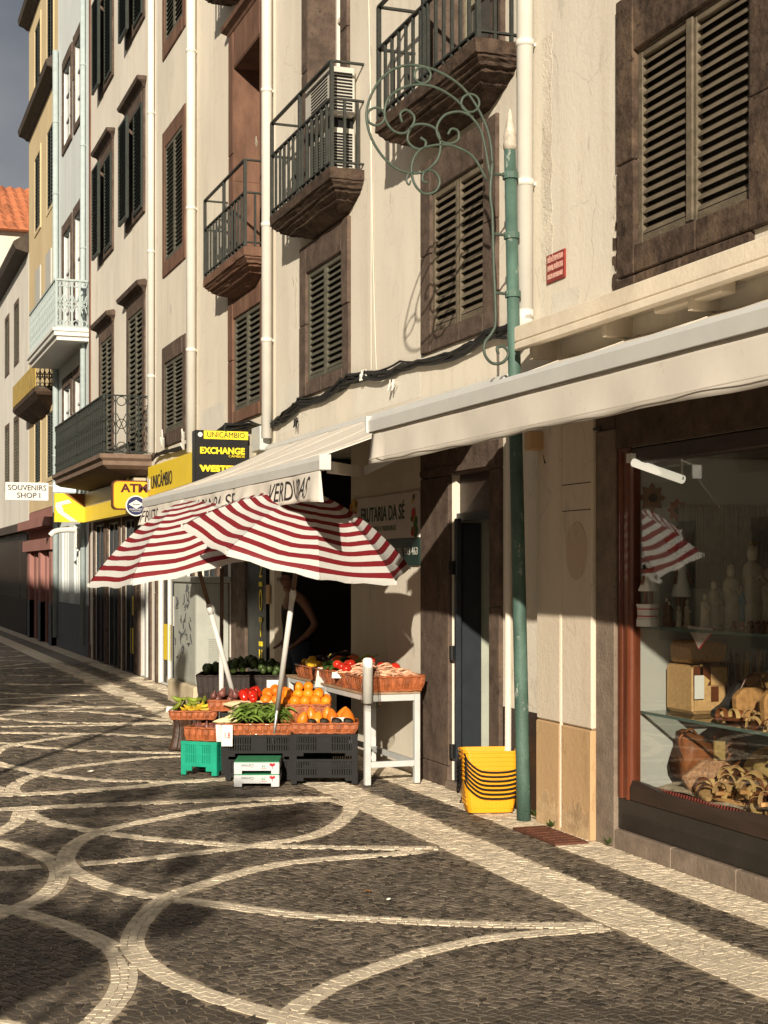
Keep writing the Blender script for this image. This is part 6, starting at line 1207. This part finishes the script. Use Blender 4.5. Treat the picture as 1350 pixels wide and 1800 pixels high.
for lb,u,h,mt,cr in (('tall crowned plaster statuette at the right of the upper shelf',1327,.46,0,True),('tall hooded plaster statuette left of the crowned one',1290,.35,0,False),('mid sized cream statuette in the middle of the upper shelf',1258,.26,0,False),('slim cream statuette left of the mid sized one',1240,.19,1,False),('small cream statuette above the lace cloth',1212,.15,1,False),('small white statuette right of the striped jar',1190,.12,1,False),('dark robed statuette beside the striped jar',1158,.17,3,False),('small brown statuette right of the dark robed one',1172,.15,3,False),('blue robed statuette before the tall plaster ones',1305,.24,2,False),('short cream statuette before the hooded one',1270,.2,0,False),('plain plaster statuette at the far right edge',1345,.33,0,False)):
    y=7.2 if u<1230 else 6.95; p=aty(u,1100,y); statue(lb,max(4.30,p.x),y+random.uniform(-.03,.03),h,mt,cr)
t=thing('striped_jar','white striped pottery jar at the left end of the upper shelf','jar',(4.36,7.3,ZU)); p=aty(1138,1098,7.3); build(MB().lathe([(.062,0),(.062,.035),(.056,.05),(.058,.11),(.062,.115),(.062,.125),(.05,.126),(.05,.02),(.001,.015)],(p.x,7.3,ZU),18),'body',wht,t,smooth=False)
for z in (.055,.095): build(MB().lathe([(.0595,z),(.0615,z+.003),(.0595,z+.006)],(p.x,7.3,ZU),18),'stripe',cred,t)
def doll(label,u,z,h):
    p=aty(u,1000,7.3); t=thing('doll',label,'doll',(p.x,7.3,z)); x=p.x
    build(MB().lathe([(.055,h*.32),(.058,h*.36),(.03,h*.62),(.032,h*.72),(.015,h*.78)],(x,7.3,z),14),'dress',wht,t,smooth=True); build(MB().lathe([(.001,-.035),(.024,-.025),(.030,0),(.024,.025),(.001,.034)],(x,7.3,z+h*.9),12),'head',skn,t,smooth=True); build(MB().lathe([(.033,-.005),(.034,.01),(.02,.034),(.001,.04)],(x,7.305,z+h*.9),12),'hair',hair,t)
    for s in (-1,1): build(MB().tube([(x+s*.018,7.3,z),(x+s*.018,7.3,z+h*.34)],.011,7),'leg',skn,t); build(MB().tube([(x+s*.03,7.3,z+h*.70),(x+s*.055,7.28,z+h*.5)],.009,6),'arm',skn,t)
doll('doll in white skirt standing on the striped jar',1140,ZU+.127,.22); doll('doll in pale dress among the statuettes',1198,ZU+.03,.42)
build(MB().box(4.0,4.0,0,0,0,0),'x',wht) if False else None
pl_=thing('doll_stand','small dark stand under the pale dressed doll','stand',(aty(1198,1000,7.3).x,7.3,ZU)); build(MB().lathe([(.05,0),(.05,.02),(.04,.028),(.001,.028)],(aty(1198,1000,7.3).x,7.3,ZU),14),'base',brl,pl_)
tr=MB()
for i in range(60):
    x=random.uniform(4.36,4.6); y=random.uniform(6.0,6.75); tr.lathe([(.012,0),(.016,.015),(.008,.03),(.011,.04),(.001,.05)],(x,y,ZU),7)
tag(build(tr,'trinkets',M('dark_trinkets',(.16,.08,.05),.5,.5,30,isl=.6)),'clutter of tiny dark trinkets along the upper shelf','trinkets',kind='stuff')
t=thing('lace_cloth','small embroidered triangular cloth hanging from the upper shelf','cloth',(4.27,6.9,1.15)); P=[at(1208,1099,4.262),at(1256,1106,4.262),at(1229,1140,4.262)]; b=MB(); b.add(P+[p+Vector((-.004,0,0)) for p in P],[(0,1,2),(3,5,4),(0,3,4,1),(1,4,5,2),(2,5,3,0)]); build(b,'cloth',M('embroidered_linen',(.45,.38,.34),.9,.4,60,speck=(.25,.05,.05),speckamt=.7,speckscale=50),t); build(MB().tube([P[0],P[2],P[1]],.005,5),'border',cred,t)
# flower print panels hung at the back of the case
for k,(u,v,r,c) in enumerate(((1146,875,.07,(.20,.10,.05)),(1190,897,.055,(.30,.10,.06)),(1190,950,.07,(.28,.11,.06)))):
    p=aty(u,v,7.435); b=MB(); P=[(p.x+r*(1+.22*math.cos(8*a))*math.cos(a),p.z+r*(1+.22*math.cos(8*a))*math.sin(a)) for a in [j*2*math.pi/32 for j in range(32)]]; b.prism(P,'y',7.428,7.436); t=thing('flower_ornament',['pale flower ornament at the upper left of the show case','red brown flower ornament right of the pale one','lower red brown flower ornament in the show case'][k],'ornament',(p.x,7.43,p.z)); build(b,'petals',M('petal_%d'%k,c,.8),t); build(MB().lathe([(.001,0),(r*.38,0),(r*.38,.008),(.001,.008)],(p.x,7.428,p.z),14,ax=(0,-1,0)),'flower_centre',blkl,t)
# faintly glowing tube added in place of a bright reflection in the glass
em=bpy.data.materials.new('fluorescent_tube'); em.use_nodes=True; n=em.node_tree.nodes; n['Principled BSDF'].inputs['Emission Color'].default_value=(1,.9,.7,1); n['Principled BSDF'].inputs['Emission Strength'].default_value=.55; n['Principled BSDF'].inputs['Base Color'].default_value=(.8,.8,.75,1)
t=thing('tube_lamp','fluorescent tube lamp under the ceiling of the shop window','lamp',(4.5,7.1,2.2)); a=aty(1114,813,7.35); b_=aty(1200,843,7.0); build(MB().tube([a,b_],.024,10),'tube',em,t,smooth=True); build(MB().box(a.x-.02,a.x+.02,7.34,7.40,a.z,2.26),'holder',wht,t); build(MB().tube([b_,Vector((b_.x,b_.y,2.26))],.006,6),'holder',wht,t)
# ================================================================ street furniture and trees that shade the foreground, left of and behind the viewer
lp=thing('lamp_post','slim dark street lamp post left of the view','lamp post',(-1.17,7.2,0)); build(MB().tube([(-1.17,7.2,0),(-1.17,7.2,.6),(-1.17,7.2,4.0)],[.07,.045,.035],12),'post',ironb,lp,smooth=True); build(MB().lathe([(.06,0),(.10,.05),(.16,.32),(.17,.34),(.05,.46),(.01,.5)],(-1.17,7.2,4.0),12),'lantern',ironb,lp)
tre=thing('street_tree','small street tree beside the viewer with a loose leafy crown','tree',(-2.14,-.08,0)); bark=M('bark',(.10,.07,.05),.9,.3,12,.6,30)
base=Vector((-2.14,-.08,0)); pv=Vector((.901,-.433,0)); lat0=-1.9
CL=[(-2.12,2.36,.36,.25,2600),(-2.45,2.45,.35,.28,1500),(-1.68,2.60,.20,.13,520),(-1.90,3.02,.10,.13,150),(-1.66,3.52,.30,.16,330),(-2.2,3.86,.38,.12,260),(-2.7,3.1,.4,.35,600),(-2.9,3.7,.35,.3,400)]
b=MB(); b.tube([base,base+Vector((.02,.01,1.2)),base+pv*-.1+Vector((0,0,2.0))],[.09,.07,.055],10)
for l,z,rl,rz_,n in CL: c=base+pv*(l-lat0)+Vector((0,0,z)); b.tube([base+pv*-.1+Vector((0,0,1.8)),base.lerp(c,.7)+Vector((0,0,.25)),c],[.03,.022,.008],7)
build(b,'trunk',bark,tre,smooth=True); b=MB()
for l,z,rl,rz_,n in CL:
    c=base+pv*(l-lat0)+Vector((0,0,z))
    for i in range(n):
        v=Vector((random.gauss(0,1),random.gauss(0,1),random.gauss(0,1))).normalized()*random.random()**.4; p=c+Vector((v.x*rl,v.y*rl,v.z*rz_)); a=random.uniform(0,6.28); d=Vector((math.cos(a),math.sin(a),random.uniform(-.6,.4))).normalized()*.05; s=d.cross(Vector((random.gauss(0,1),random.gauss(0,1),1))).normalized()*.022
        b.add([p-d,p+s,p+d,p-s],[(0,1,2,3)])
build(b,'crown',M('tree_leaf',(.06,.10,.025),.6,.3,10,trans=.2),tre)
